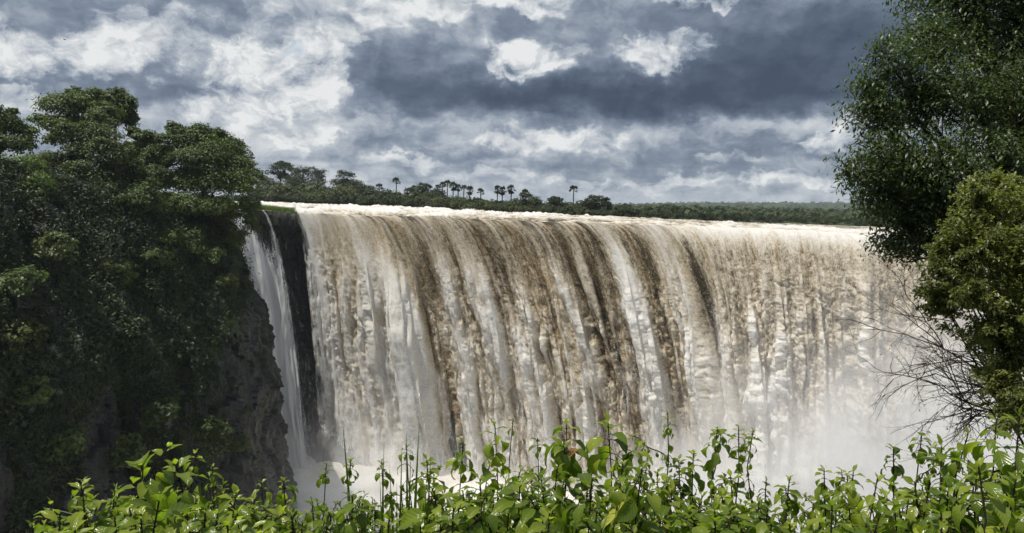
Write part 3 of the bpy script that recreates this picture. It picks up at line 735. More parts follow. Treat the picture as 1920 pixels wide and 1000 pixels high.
cliff_tree('wide drooping dark tree leaning over the cliff edge above the thin falls', [(345, 345, 52, 30, -1), (400, 350, 54, 32, -3), (455, 345, 32, 42, 0), (320, 385, 34, 26, 0), (385, 388, 60, 22, -4), (462, 395, 24, 30, 0)], 172, 400, 412, 17000, 213, r0=.5, up=.35)
cliff_tree('low leafy bush hanging in front of the thin falls at the cliff corner', [(425, 410, 24, 22, 0), (440, 450, 18, 28, 0), (470, 425, 14, 22, 5), (415, 470, 18, 26, -1)], 172, 405, 440, 5200, 215, M_OLIVE, kind='cliff_bush', cat='bush', r0=.16, leaf=.5)
cliff_tree('sunlit yellow-green bush at the left photo edge under the clifftop trees', [(20, 320, 48, 30, 0), (65, 345, 40, 26, -1), (-20, 350, 50, 34, 0), (30, 370, 60, 22, -2)], 138, 20, 400, 12000, 217, M_GRASS, kind='cliff_bush', cat='bush', r0=.2, leaf=.42, tight=.25)
cliff_tree('dark leafy tree low on the clifftop below the mid-green tree', [(110, 385, 70, 32, -3), (200, 395, 60, 34, -4), (40, 410, 60, 30, -4), (270, 380, 42, 40, -2), (155, 430, 80, 30, -6)], 158, 150, 470, 16000, 219, r0=.4)
cliff_tree('grey-green shrubby tree just left of the drooping tree', [(255, 355, 40, 34, 0), (290, 340, 30, 30, 1), (245, 410, 36, 34, -3)], 165, 262, 430, 8000, 221, M_OLIVE, r0=.3)

for (label, lst, d, b_x, b_y, n, seed, mat) in [
    ('leafy tree spilling down the upper left slope at the photo edge', [(10, 430, 60, 36, -4), (60, 470, 55, 36, -6), (0, 490, 50, 34, -7)], 142, 20, 520, 9000, 231, M_CLIFFTREE),
    ('bushy tree on the slope below the low clifftop tree', [(140, 470, 60, 34, -7), (190, 510, 50, 34, -9), (110, 520, 46, 32, -9)], 152, 150, 560, 9000, 232, M_OLIVE),
    ('dark bushy tree on the slope left of the bare notch by the drooping tree', [(245, 460, 46, 34, -6), (285, 490, 46, 40, -8), (240, 520, 40, 30, -9)], 162, 260, 560, 8000, 233, M_CLIFFTREE),
    ('small tree on the cliff edge under the drooping tree', [(335, 440, 40, 30, -3), (365, 470, 34, 34, -4), (330, 500, 36, 34, -6)], 168, 345, 540, 7000, 234, M_CLIFFTREE),
    ('grey-leaved bush halfway down the left part of the cliff', [(50, 600, 56, 36, -10), (110, 630, 50, 34, -12)], 146, 80, 680, 7000, 235, M_VINE),
    ('creeper-covered bush in the middle of the cliff', [(190, 590, 50, 34, -10), (240, 620, 44, 34, -12), (290, 590, 40, 30, -9)], 158, 230, 670, 7000, 236, M_VINE),
    ('big dark bush near the foot of the cliff on the left', [(90, 790, 70, 40, -18), (160, 830, 60, 40, -20), (30, 840, 60, 40, -20)], 150, 90, 900, 8000, 237, M_CLIFFTREE),
    ('rounded bushes of dull green low on the cliff beside the rock buttress', [(260, 790, 60, 36, -17), (330, 770, 50, 36, -15), (380, 840, 44, 40, -16), (300, 850, 60, 40, -19)], 164, 310, 920, 9000, 238, M_OLIVE)]:
    cliff_tree(label, lst, d, b_x, b_y, n, seed, mat, .25, .5, 'slope_tree' if 'tree' in label else 'slope_bush', 'tree' if 'tree' in label else 'bush')

# ------------------------------------------------------------------ plants on the cliff face
rngc = np.random.default_rng(77)
nrmc = np.cross(np.gradient(Pc, axis=1), np.gradient(Pc, axis=0)); nrmc /= np.linalg.norm(nrmc, axis=2)[..., None] + 1e-9
nrmc *= np.where((nrmc[..., 1:2] > 0), -1, 1)
pxg = (Pc[..., 0] / Pc[..., 1]) * FOC + 960
mask = fbm(Q / 14, H / 17, 4, 121) * .6 + fbm(Q / 4, H / 7, 3, 123) * .25
edge_bare = sst(pxg, 360, 450) * sst(H, 14, 30)
mask = mask + .30 - .34 * sst(H, 30, 48) - .62 * edge_bare + .35 * (1 - sst(H, 8, 30)) + .42 * sst(H, 60, 80) * (1 - sst(pxg, 420, 520))
ok = np.argwhere((mask > .02) & (Pc[..., 1] < 196) & (pxg > -60))
pick = ok[rngc.choice(len(ok), 11000)]
Vv, Ff, Tt = [], [], []
cp = Pc[pick[:, 0], pick[:, 1]] + nrmc[pick[:, 0], pick[:, 1]] * rngc.uniform(.1, 1.0, len(pick))[:, None]
idx = np.repeat(np.arange(len(pick)), 26)
rad = rngc.uniform(.5, 1.35, len(pick))[idx]
off = rngc.normal(0, 1, (len(idx), 3)) * np.array([.62, .45, .85]) * rad[:, None]
off[:, 2] -= np.abs(rngc.normal(0, 1, len(idx))) * rad * .5
nn = nrmc[pick[:, 0], pick[:, 1]][idx] * .7 + rngc.normal(0, .5, (len(idx), 3)) + np.array([0, 0, .35]); nn /= np.linalg.norm(nn, axis=1)[:, None]
v, f = leaf_quads(cp[idx] + off, nn, rngc.uniform(.35, .95, len(idx)), rngc, .40)
tint = np.clip(.6 * rngc.random(len(pick))[idx] + .4 * rngc.random(len(idx)), 0, 1)
o = link('hanging_vegetation', mesh_np('hanging_vegetation', v, f, {'tint': np.repeat(tint, 4)}, False), M_VINE)
struct(o, 'stuff', 'dark creepers and ferns hanging over the shaded cliff face')
def cliff_at(px, py):
    """point of the cliff face seen at a photo pixel"""
    r = ray(px, py); u = np.array([r.x, r.z]) / r.y
    qx = Pc[..., 0] / Pc[..., 1] - u[0]; qz = Pc[..., 2] / Pc[..., 1] - u[1]
    e = qx ** 2 + qz ** 2 + (Pc[..., 1] > 192) * 9 + (Pc[..., 1] - 140) * 1e-7
    k = np.unravel_index(np.argmin(e), e.shape)
    return Vector(Pc[k]), Vector(nrmc[k])
# shrubs: three kinds, copied
shrub_meshes = [(crown('foliage', [(0, 0, .9, 1.5, 1.2, 1.0), (.7, 0, 1.4, 1.0, .9, .8), (-.9, .2, .7, 1.0, .9, .7)], 1500, .34, 301 + i, clumps=14, tight=.26),
                 wood('stem', (0, 0, -.6), [(0, 0, .9, 1.5, 1.2, 1.0), (.7, 0, 1.4, 1.0, .9, .8), (-.9, .2, .7, 1.0, .9, .7)], .10, 311 + i)) for i in range(3)]
def cliff_shrub(px, py, sc, label, k, mat, group=None):
    p, n = cliff_at(px, py)
    t = thing('cliff_shrub', label, 'shrub', p + n * .3 * sc, group, rz=random.uniform(-1, 1)); t.scale = (sc, sc, sc)
    m = shrub_meshes[k][0].copy() if mat is not None else shrub_meshes[k][0]
    link('stem', shrub_meshes[k][1], M_BARK, t)
    link('foliage', m, mat or M_CLIFFTREE, t)
    return t
for (px, py, sc, k, mat, lab) in [
    (235, 540, 1.5, 0, M_GRASS, 'small bright yellow-green tuft catching the sun on the dark cliff ledge'),
    (375, 830, 2.6, 1, M_CLIFFTREE, 'rounded dark shrub at the foot of the bare rock buttress'),
    (215, 885, 2.8, 2, M_OLIVE, 'speckled olive shrub at the cliff foot above the foreground leaves'),
    (300, 800, 2.6, 0, M_CLIFFTREE, 'wide dark shrub low on the cliff under the leafy slope'),
    (160, 700, 1.9, 1, M_VINE, 'dim grey-green shrub alone in the darkest hollow of the cliff'),
    (60, 760, 2.2, 2, M_CLIFFTREE, 'dark shrub by the left photo edge low on the cliff'),
    (120, 860, 2.4, 0, M_CLIFFTREE, 'dark shrub left of the speckled olive shrub at the cliff foot'),
    (440, 850, 1.7, 2, M_OLIVE, 'small shrub growing at the base of the rock buttress'),
    (420, 545, 1.7, 1, M_OLIVE, 'shrub hanging from the cliff edge just above the bare rock'),
    (390, 500, 1.9, 0, M_CLIFFTREE, 'leafy shrub on the cliff edge beside the thin falls'),
    (100, 500, 2.4, 2, M_OLIVE, 'broad olive shrub on the upper left of the cliff face'),
    (320, 470, 2.0, 1, M_CLIFFTREE, 'shrub on the upper cliff below the drooping tree'),
    (30, 560, 2.4, 0, M_CLIFFTREE, 'shrub at the left photo edge halfway up the cliff'),
    (250, 640, 1.8, 2, M_VINE, 'thin dark shrub in the middle of the cliff face'),
    (330, 690, 1.9, 1, M_VINE, 'thin dark shrub right of the middle of the cliff, near the rock'),
    (30, 660, 2.3, 1, M_OLIVE, 'olive shrub in the grey plant patch at the left edge'),
    (455, 780, 1.0, 0, M_VINE, 'tiny dark shrub in a crack of the rock buttress')]:
    cliff_shrub(px, py, sc, lab, k, mat)
# rosettes: spiky starbursts, one mesh, many copies
def rosette_mesh(seed):
    rng = np.random.default_rng(seed); V_, F_, T_ = [], [], []; n = 0
    for i in range(15):
        a = i / 15 * 6.283 + rng.normal(0, .15); e = rng.uniform(.05, .9); L = rng.uniform(.75, 1.15)
        d = np.array([math.cos(a) * math.cos(e), math.sin(a) * math.cos(e), math.sin(e)]); s = np.array([-math.sin(a), math.cos(a), 0])
        t = np.linspace(0, 1, 5)[:, None]; c = d * L * t - np.array([0, 0, .45]) * t ** 2
        w = (.085 * np.array([.7, 1, .85, .5, .04]))[:, None]
        V_.append(np.stack([c - s * w, c + s * w], 1).reshape(-1, 3))
        F_.append(np.array([[2 * j, 2 * j + 1, 2 * j + 3, 2 * j + 2] for j in range(4)]) + n); n += 10
        T_.append(np.full(10, rng.random()))
    return mesh_np('rosette_plant', np.concatenate(V_), np.concatenate(F_), {'tint': np.concatenate(T_)}, True)
ROS = [rosette_mesh(i) for i in (1, 2, 3)]
for r_ in ROS: r_.materials.append(M_ROSETTE)
first = None
zones = [((100, 190), (560, 700), 22), ((300, 420), (560, 690), 24), ((0, 110), (640, 820), 26), ((260, 400), (700, 800), 12), ((200, 300), (520, 640), 12), ((350, 470), (480, 560), 8)]
for (xa, xb), (ya, yb), cnt in zones:
    for _ in range(cnt):
        p, n = cliff_at(random.uniform(xa, xb), random.uniform(ya, yb))
        o = link('rosette_plant', ROS[random.randrange(3)])
        o.location = p + n * random.uniform(.5, 1.1)
        up = (n + Vector((random.uniform(-.3, .3), random.uniform(-.3, .3), .5))).normalized()
        o.rotation_mode = 'QUATERNION'; o.rotation_quaternion = up.to_track_quat('Z', 'Y'); s = random.uniform(.75, 1.35); o.scale = (s, s, s)
        o['label'] = 'pale spiky rosette plant clinging to the dark cliff face among creepers'; o['category'] = 'plant'; o['group'] = 'spiky rosettes on the cliff face'

# grass on the rock top between the thin falls and the main fall
def grass_patch(name, pts, h, seed, mat):
    rng = np.random.default_rng(seed); n = len(pts)
    d = rng.normal(0, .35, (n, 3)); d[:, 2] = 1; L = (h * rng.uniform(.5, 1.3, n))[:, None]
    s = rng.normal(0, 1, (n, 3)); s[:, 2] = 0; s /= np.linalg.norm(s, axis=1)[:, None]
    w = .035 * h ** .5
    b = np.asarray(pts); v = np.stack([b - s * w, b + s * w, b + d * L + s * w * .1, b + d * L - s * w * .1], 1).reshape(-1, 3)
    return mesh_np(name, v, np.arange(n * 4).reshape(-1, 4), {'tint': np.repeat(rng.random(n), 4)}, False)
gp = []
for _ in range(5200):
    px = random.uniform(482, 552); d = random.uniform(247.5, 256)
    p = at(px, np.interp(px, [476, 557], [391.5, 399.7]), 240); gp.append((p.x * d / 240, d, p.z - .15))
o = link('grass', grass_patch('grass', gp, 1.5, 5, M_GRASS), M_GRASS); struct(o, 'stuff', 'strip of green grass on the rock lip between the falls')
# shelf of rock carrying that grass
sh_t = Tubes()
gx = np.linspace(476, 557, 90); vv = []
for i_, px in enumerate(gx):
    for j_, (dd, dz) in enumerate(((247.0, -5), (246.6, -2.2), (246.8, -.5), (247.6, .0), (251, .15), (257, .2), (258, -2))):
        p = at(px, np.interp(px, [476, 557], [391.5, 399.7]), 240); k = dd / 240
        q = float(fbm(np.array([px * .13]), np.array([j_ * .8]), 4, 181)[0]); q2 = float(fbm(np.array([px * .21]), np.array([j_ * .5 + 9]), 4, 183)[0])
        vv.append((p.x * k, dd + 1.2 * q, p.z + dz + .5 * q2))
o = link('rock_shelf', mesh_np('rock_shelf', np.array(vv), grid_faces(90, 7)), M_ROCK); struct(o)

# ------------------------------------------------------------------ island behind the river
def shore_at(px, back):
    x = float(np.interp(px, SHX, SH[:, 0])); y = float(np.interp(px, SHX, SH[:, 1])); z = float(np.interp(px, SHX, SH[:, 2]))
    k = (y + back) / y
    return Vector((x * k, y + back, z + .3))
def isle_tree(px, lst, back, n, seed, label, mat=None, r0=.35, leaf=.85, kind='island_tree', cat='tree', group=None, **kw):
    b = shore_at(px, back); n = int(n * 1.7); kw['clumps'] = int(kw.get('clumps', 26) * 1.3); kw.setdefault('tight', .28); kw.setdefault('shell', .40); kw.setdefault('split', 5)
    return tree(kind, label, cat, b, px_lobes(lst, b.y, b), n, leaf, seed, mat or M_FARTREE, r0, group, **kw)
isle_tree(525, [(527, 315, 22, 11, 0), (522, 328, 20, 9, 0), (535, 335, 18, 10, 0)], 34, 3200, 401, 'tall flat-topped dark tree on the island, leftmost above the low bushes', r0=.5, clumps=14, flat=.4)
isle_tree(570, [(568, 325, 24, 13, 0), (590, 335, 18, 16, 0), (555, 340, 24, 14, -2), (575, 352, 36, 16, -3), (545, 318, 12, 8, 2)], 30, 4600, 403, 'broad dark green tree on the island right of the flat-topped one', r0=.5)
isle_tree(645, [(645, 330, 18, 9, 0), (640, 345, 20, 12, 0), (662, 348, 22, 12, 0), (650, 360, 34, 12, -2)], 26, 3800, 405, 'dark round-headed island tree in front of the first lone palms', r0=.45)
isle_tree(680, [(678, 358, 24, 12, 0), (705, 370, 20, 10, 0)], 20, 2200, 407, 'low dark tree sloping down right of the round-headed island tree')
isle_tree(505, [(505, 345, 18, 14, 0), (520, 358, 26, 14, 0), (497, 362, 16, 14, 0)], 16, 2600, 409, 'yellow-green bushy tree beside the cliff trees across the river', M_FARBUSH)
isle_tree(558, [(556, 358, 18, 14, 0), (562, 368, 20, 10, 0)], 12, 2000, 411, 'rounded green bush below the broad island tree', kind='island_bush', cat='bush')
isle_tree(537, [(538, 372, 24, 11, 0), (515, 374, 22, 9, 0)], 5, 2000, 413, 'light olive bush at the water edge on the island left end', M_FARBUSH, kind='island_bush', cat='bush')
isle_tree(790, [(792, 352, 16, 8, 0), (785, 362, 20, 14, 0), (815, 370, 22, 12, 0), (800, 380, 34, 12, -2)], 14, 4200, 415, 'dark tree mass on the island shore left of the palm row', r0=.4)
isle_tree(992, [(985, 368, 12, 9, 1), (998, 382, 19, 15, 0), (1000, 394, 20, 10, 0)], 6, 2400, 417, 'dark brownish tree at the island shore below the small dome palm', r0=.3)
isle_tree(1040, [(1040, 377, 14, 9, 0), (1038, 390, 18, 10, 0)], 8, 2200, 419, 'compact dark tree left of the lone tall palm', r0=.3)
isle_tree(1120, [(1122, 376, 16, 9, 0), (1105, 384, 16, 9, 0), (1132, 388, 18, 10, 0), (1095, 392, 20, 8, 0)], 10, 3400, 421, 'spreading dark tree right of the lone tall palm', r0=.35)
isle_tree(1172, [(1170, 394, 15, 7, 0), (1188, 398, 12, 6, 0)], 4, 1600, 423, 'reddish dark bush near the right tip of the island', kind='island_bush', cat='bush')
# low bushes along the bank: five kinds, each bush a copy
bush_protos = []
for i in range(5):
    t = thing('island_bush', '', 'bush', (0, 0, 0), 'low bushes along the island bank')
    lob = [(0, 0, 1.6, 3.2, 2.6, 1.9), (2.2, .5, 1.2, 2.4, 2.2, 1.5), (-2.0, -.3, 1.5, 2.3, 2.0, 1.6)]
    link('stem', wood('stem', (0, 0, -.5), lob, .15, 430 + i, twigs=1), M_BARK, t)
    link('crown', crown('crown', lob, 900, .75, 440 + i, clumps=10, tight=.28), (M_FARTREE, M_FARBUSH, M_FARBUSH, M_FARTREE, M_FARBUSH)[i], t)
    bush_protos.append([t, False])
random.seed(11)
for px in np.arange(488, 1205, 9.0):
    for row in range(2):
        k = random.randrange(5); b = shore_at(px + random.uniform(-4, 4), 1.5 + row * 9 + random.uniform(0, 4))
        sc = random.uniform(.75, 1.25) * np.interp(px, [480, 560, 700, 780, 850, 1100, 1200], [1.9, 2.0, 1.8, 1.4, 1.25, .95, .55]) * (.85 + .35 * row)
        pr = bush_protos[k]; lab = 'low green bush in the unbroken thicket along the island bank'
        if not pr[1]:
            t = pr[0]; pr[1] = True; t.location = b; t.rotation_euler.z = random.uniform(0, 6); t.scale = (sc, sc, sc); t['label'] = lab
        else: dup(pr[0], b, lab, random.uniform(0, 6), (sc, sc, sc * random.uniform(.85, 1.2)))
# bare dead tree
b = shore_at(606, 30); dt = Tubes(); rng = np.random.default_rng(3)
tp = at(607, 322, b.y) - b
main = curve_pts((0, 0, 0), (tp.x + .3, 0, tp.z), 8, .12, rng); dt.add(main, np.linspace(.28, .05, 8))
for k, dx_, dz_ in ((4, -1.5, 2.2), (5, 1.6, 2.4), (6, -1.0, 1.8), (3, 1.8, 2.0)):
    dt.add(curve_pts(main[k], main[k] + np.array([dx_, .3, dz_]), 6, .1, rng), np.linspace(.13, .03, 6), 5)
t = thing('dead_tree', 'bare leafless grey tree standing up from the island woods', 'tree', b)
link('trunk', dt.mesh('trunk'), M_GREYBARK, t)

# palms
def palm(px, py_top, py_base, back, seed, label, rad=2.0, skirt=False, group='palms on the island'):
    b = shore_at(px, back); rng = np.random.default_rng(seed); rad *= 1.15
    tp = at(px, py_top, b.y) - b; hgt = tp.z - rad * .72
    t = thing('palm_tree', label, 'palm', b, group)
    tr = Tubes(); p = curve_pts((0, 0, -.5), (tp.x, 0, hgt), 9, .06, rng)
    tr.add(p, np.interp(np.linspace(0, 1, 9), [0, .1, .55, .75, 1], [.36, .26, .24, .30, .2]), 8); link('trunk', tr.mesh('trunk'), M_PALMBARK, t)
    V_, F_, Ti = [], [], []; n = 0; st = Tubes()
    c = p[-1]
    for i in range(30 if not skirt else 40):
        a = rng.uniform(0, 6.283); e = rng.uniform(-.5, 1.35) if not (skirt and i > 26) else rng.uniform(-1.35, -.6)
        L = rad * rng.uniform(.5, .68)
        d = np.array([math.cos(a) * math.cos(e), math.sin(a) * math.cos(e), math.sin(e)])
        q = c + d * L; q[2] -= .08 * rad
        st.add(np.stack([c, c + d * L * .6 + np.array([0, 0, .06 * rad]), q]), [.035, .03, .02], 4)
        s = np.cross(d, [0, 0, 1.0]); s /= np.linalg.norm(s) + 1e-9; u = np.cross(s, d)
        # fan blade: folded segments radiating from the leaf stalk
        m = 9; fan = []
        for j in range(m):
            th = (j / (m - 1) - .5) * 3.4; r_ = rad * .48 * (1 if j % 2 == 0 else .62)
            fan.append(q + (d * math.cos(th) + s * math.sin(th)) * r_ + u * (.10 * rad * (j % 2) - .05 * rad) - np.array([0, 0, .14 * rad * abs(math.sin(th))]))
        V_ += [q - d * .05] + fan
        for j in range(m - 1): F_.append((n, n + 1 + j, n + 2 + j))
        Ti += [rng.random() * (.6 if not (skirt and i > 26) else .1)] * (m + 1); n += m + 1
    link('stalks', st.mesh('stalks'), M_TWIG, t)
    link('crown', mesh_np('crown', np.array(V_), np.array(F_), {'tint': np.array(Ti)}, False), M_FARTREE, t)
    return t
palm(711, 345, 372, 22, 501, 'short lone palm left of the taller lone palm on the island', 2.3)
palm(743, 334, 368, 24, 502, 'taller of the two lone palms left of the dark tree mass', 2.4)
palm(764, 352, 380, 14, 503, 'ragged grey palm at the left edge of the dark tree mass', 2.0, True)
palm(776, 348, 380, 16, 504, 'leaning shaggy palm against the dark tree mass', 2.2, True)
palm(820, 347, 382, 16, 505, 'leftmost short palm of the dense palm row', 1.9)
palm(830, 342, 384, 14, 506, 'second palm of the dense palm row, slender', 2.1)
palm(839, 339, 384, 15, 507, 'tallest slender palm of the dense palm row', 2.3)
palm(850, 341, 386, 12, 508, 'thick-crowned palm in the middle of the dense palm row', 2.4, True)
palm(859, 346, 384, 14, 509, 'narrow palm right of the thick-crowned one in the palm row', 1.9, True)
palm(870, 347, 386, 12, 510, 'palm second from the right end of the dense palm row', 2.0)
palm(881, 350, 384, 10, 511, 'feathery low palm at the right end of the palm row', 2.2, True)
palm(901, 354, 386, 12, 512, 'round-headed palm alone right of the palm row', 2.1)
palm(933, 349, 388, 10, 513, 'shaggy palm, left of a close pair with hanging fronds', 2.1, True)
palm(942, 350, 388, 12, 514, 'shaggy palm leaning into its left neighbour in the close pair', 2.2, True)
palm(959, 347, 388, 10, 515, 'full tall shaggy palm just right of the close pair', 2.3, True)
palm(985, 355, 386, 12, 516, 'small dome-shaped palm above the dark brownish tree', 1.9)
palm(1076, 348, 400, 8, 517, 'solitary tall palm with a bare trunk near the island right end', 2.2)

# ------------------------------------------------------------------ far shore on the right
protos = []
for i in range(4):
    t = thing('shore_tree', '', 'tree', (0, 0, 0), 'dark trees lining the far shore')
    lob = [(0, 0, 5.5, 4.0, 3.6, 2.6), (3.0, .5, 4.2, 3.0, 3.0, 2.4), (-2.9, -.4, 4.0, 3.0, 2.8, 2.6), (.5, 0, 2.6, 4.5, 3.8, 2.2)]
    lob = [(a + random.uniform(-.8, .8), b_, c_ + random.uniform(-.8, .8), d_ * random.uniform(.8, 1.2), e_, f_ * random.uniform(.85, 1.2)) for a, b_, c_, d_, e_, f_ in lob]
    link('trunk', wood('trunk', (0, 0, -.5), lob, .3, 520 + i, twigs=1), M_BARK, t)
    link('crown', crown('crown', lob, 1300, .95, 530 + i, clumps=10, tight=.28), M_FARTREE, t); protos.append([t, False])
random.seed(23)
for row in range(3):
    for px in np.arange(1150 - row * 8, 1760, 15.0):
        k = random.randrange(4); q = px + random.uniform(-6, 6); b = shore_at(q, 3 + row * 42 + random.uniform(0, 10)); b.z -= .5 + row * .7
        sc = random.uniform(.6, 1.0) * np.interp(q, [1150, 1300, 1640], [.42, .60, .68]) * (1 + .12 * row); pr = protos[k]
        lab = 'dark green tree in the continuous wood along the far river shore'
        if not pr[1]:
            t = pr[0]; pr[1] = True; t.location = b; t.scale = (sc, sc, sc); t['label'] = lab
        else: dup(pr[0], b, lab, random.uniform(0, 6), (sc * random.uniform(.9, 1.3), sc, sc))
isle_tree(1345, [(1345, 412, 16, 4, 0), (1330, 413, 10, 3, 0)], 1, 900, 541, 'bright yellow-green bush at the waterline of the far shore', M_FARBUSH, .12, .7, 'shore_bush', 'bush')
# woodland covering the hills: canopy nobody could count
rngw = np.random.default_rng(9)
ir = rngw.integers(0, NF, 9000); ic = rngw.integers(150, len(px_f) - 60, 9000)
sel = (dist[ir, 0] > 90) & (dist[ir, 0] < 5200)
ir, ic = ir[sel], ic[sel]
cen = np.stack([xx[ir, ic], yy[ir, ic], zz_[ir, ic]], 1) + rngw.normal(0, 1, (len(ir), 3)) * np.array([6, 12, .3])
rr = rngw.uniform(3.0, 6.5, len(ir)) * (1 + dist[ir, 0] / 3500)
idx = np.repeat(np.arange(len(ir)), 16)
u = rngw.normal(0, 1, (len(idx), 3)); u[:, 2] = np.abs(u[:, 2]); u /= np.linalg.norm(u, axis=1)[:, None]
pp = cen[idx] + u * rr[idx][:, None] * np.array([1, 1, .75])
nn = u + rngw.normal(0, .3, u.shape); nn /= np.linalg.norm(nn, axis=1)[:, None]
v, f = leaf_quads(pp, nn, rr[idx] * .75, rngw, .8)
o = link('woodland', mesh_np('woodland', v, f, {'tint': np.repeat(np.clip(.7 * rngw.random(len(ir))[idx] + .3 * rngw.random(len(idx)), 0, 1), 4)}, False), M_FARTREE)
struct(o, 'stuff', 'far-off woodland covering the low hills on the horizon')
# thin masts on the skyline
def steel():
    m, t = new_mat('grey_steel'); n = t.noise(t.node('ShaderNodeTexCoord').outputs['Object'], 3.0, 3.0)
    out(t, princ(t, t.ramp(n, [(.3, (.20, .21, .22)), (.7, (.30, .31, .32))]), .5, .5, None, Metallic=.4)); return m
M_STEEL = steel()
for (px, pt, pb, lab) in [(1434, 372, 384, 'tallest thin radio mast on the wooded skyline'), (1582, 373, 382, 'left of two small masts on the skyline by the big tree'), (1597, 376, 382, 'right one of two small masts on the skyline, nearest the big tree')]:
    b = at(px, pb + 3, 2600); tp = at(px, pt, 2600); hgt = tp.z - b.z
    t = thing('radio_mast', lab, 'mast', b, 'radio masts on the skyline')
    mt = Tubes()
    for a in (0, 2.09, 4.19): mt.add([(1.2 * math.cos(a), 1.2 * math.sin(a), -3), (.25 * math.cos(a), .25 * math.sin(a), hgt)], [.35, .16], 5)
    for k in range(8):
        z = hgt * k / 8; r_ = 1.2 - .95 * k / 8; mt.add([(r_, 0, z), (-r_ * .5, r_ * .86, z + hgt / 16), (-r_ * .5, -r_ * .86, z + hgt / 8)], [.12] * 3, 4)
    link('lattice', mt.mesh('lattice'), M_STEEL, t)
    link('antenna', Tubes().add([(0, 0, hgt - 1), (0, 0, hgt + 3)], [.2, .1], 5).mesh('antenna'), M_STEEL, t)
# a far bird
b = at(121, 75, 160); t = thing('bird', 'tiny dark bird flying high in front of the white cloud', 'bird', b)
body = Tubes().add([(-.25, 0, 0), (-.1, 0, .02), (.1, 0, .03), (.24, 0, .02), (.32, 0, .01)], [.02, .07, .08, .05, .01], 8)
link('body', body.mesh('body'), M_TWIG, t)
for s in (-1, 1):
    v = np.array([(.12, .05 * s, .05), (-.08, .05 * s, .04), (-.02, .35 * s, .16), (.1, .35 * s, .17), (-.06, .7 * s, .10), (0, .72 * s, .10)])
    link('wing', mesh_np('wing', v, np.array([(0, 1, 2, 3), (3, 2, 4, 5)])), M_TWIG, t)
# ------------------------------------------------------------------ big tree on the right
def leaf_fold(pos, d, nrm, L, aspect, rng, rows=3, bend=.25, fold=.25):
    """pointed leaves with a folded midrib and a bent blade; returns verts, faces, uv"""
    n = len(pos); w = np.cross(nrm, d)
    t = np.linspace(0, 1, rows + 2); half = np.sin(np.pi * np.clip(t, .02, .98) ** .8) * .5; half[0] = .03; half[-1] = .015
    V_, U_ = [], []
    for k in range(rows + 2):
        c = pos + d * (L * t[k])[:, None] - nrm * (L * bend * t[k] ** 2)[:, None]
        hw = (L * aspect * half[k])[:, None]; up = nrm * hw * fold
        V_ += [c - w * hw + up, c, c + w * hw + up]; U_ += [(.5 - half[k], t[k]), (.5, t[k]), (.5 + half[k], t[k])]
    m = 3 * (rows + 2)
    v = np.stack(V_, 1).reshape(-1, 3)
    f = []
    for k in range(rows + 1):
        for j in (0, 1): f.append((3 * k + j, 3 * k + j + 1, 3 * k + j + 4, 3 * k + j + 3))
    F_ = (np.array(f)[None] + (np.arange(n) * m)[:, None, None]).reshape(-1, 4)
    return v, F_, np.tile(np.array(U_), (n, 1)), m
def near_crown(name, tw, n_leaf, L, aspect, rng, rows=2, droop=.2, tint_base=.5, spread=.05):
    """leaves set along twigs; tw is a list of polylines"""
    pos, dd, nn, ti = [], [], [], []
    tot = sum(len(p) for p in tw)
    for p in tw:
        p = np.asarray(p); m = max(2, int(round(n_leaf / len(tw))))
        k = rng.uniform(.15, 1, m) ** .8 * (len(p) - 1); i = np.minimum(k.astype(int), len(p) - 2); fr = (k - i)[:, None]
        q = p[i] * (1 - fr) + p[i + 1] * fr; ax = p[i + 1] - p[i]; ax /= np.linalg.norm(ax, axis=1)[:, None] + 1e-9
        r = rng.normal(0, 1, (m, 3)); r -= (r * ax).sum(1)[:, None] * ax; r /= np.linalg.norm(r, axis=1)[:, None] + 1e-9
        d = ax * rng.uniform(.2, .9, m)[:, None] + r * .8 + np.array([0, 0, -droop]); d /= np.linalg.norm(d, axis=1)[:, None]
        up = np.array([0, 0, 1.0]) + rng.normal(0, .45, (m, 3)); nv = up - (up * d).sum(1)[:, None] * d; nv /= np.linalg.norm(nv, axis=1)[:, None] + 1e-9
        pos.append(q + rng.normal(0, spread, (m, 3))); dd.append(d); nn.append(nv); ti.append(np.clip(rng.normal(tint_base, .10) + rng.normal(0, .2, m), 0, 1))
    pos, dd, nn, ti = map(np.concatenate, (pos, dd, nn, ti))
    v, f, uv, m = leaf_fold(pos, dd, nn, L * rng.uniform(.6, 1.25, len(pos)), aspect, rng, rows)
    return mesh_np(name, v, f, {'tint': np.repeat(ti, m)}, True, uv)

rng = np.random.default_rng(31)
tb = Vector((13.2, 14.5, float(ground_z(13.2, 14.5)) - .2))
BT = thing('large_tree', 'huge dark evergreen tree filling the upper right corner of the photo', 'tree', tb)
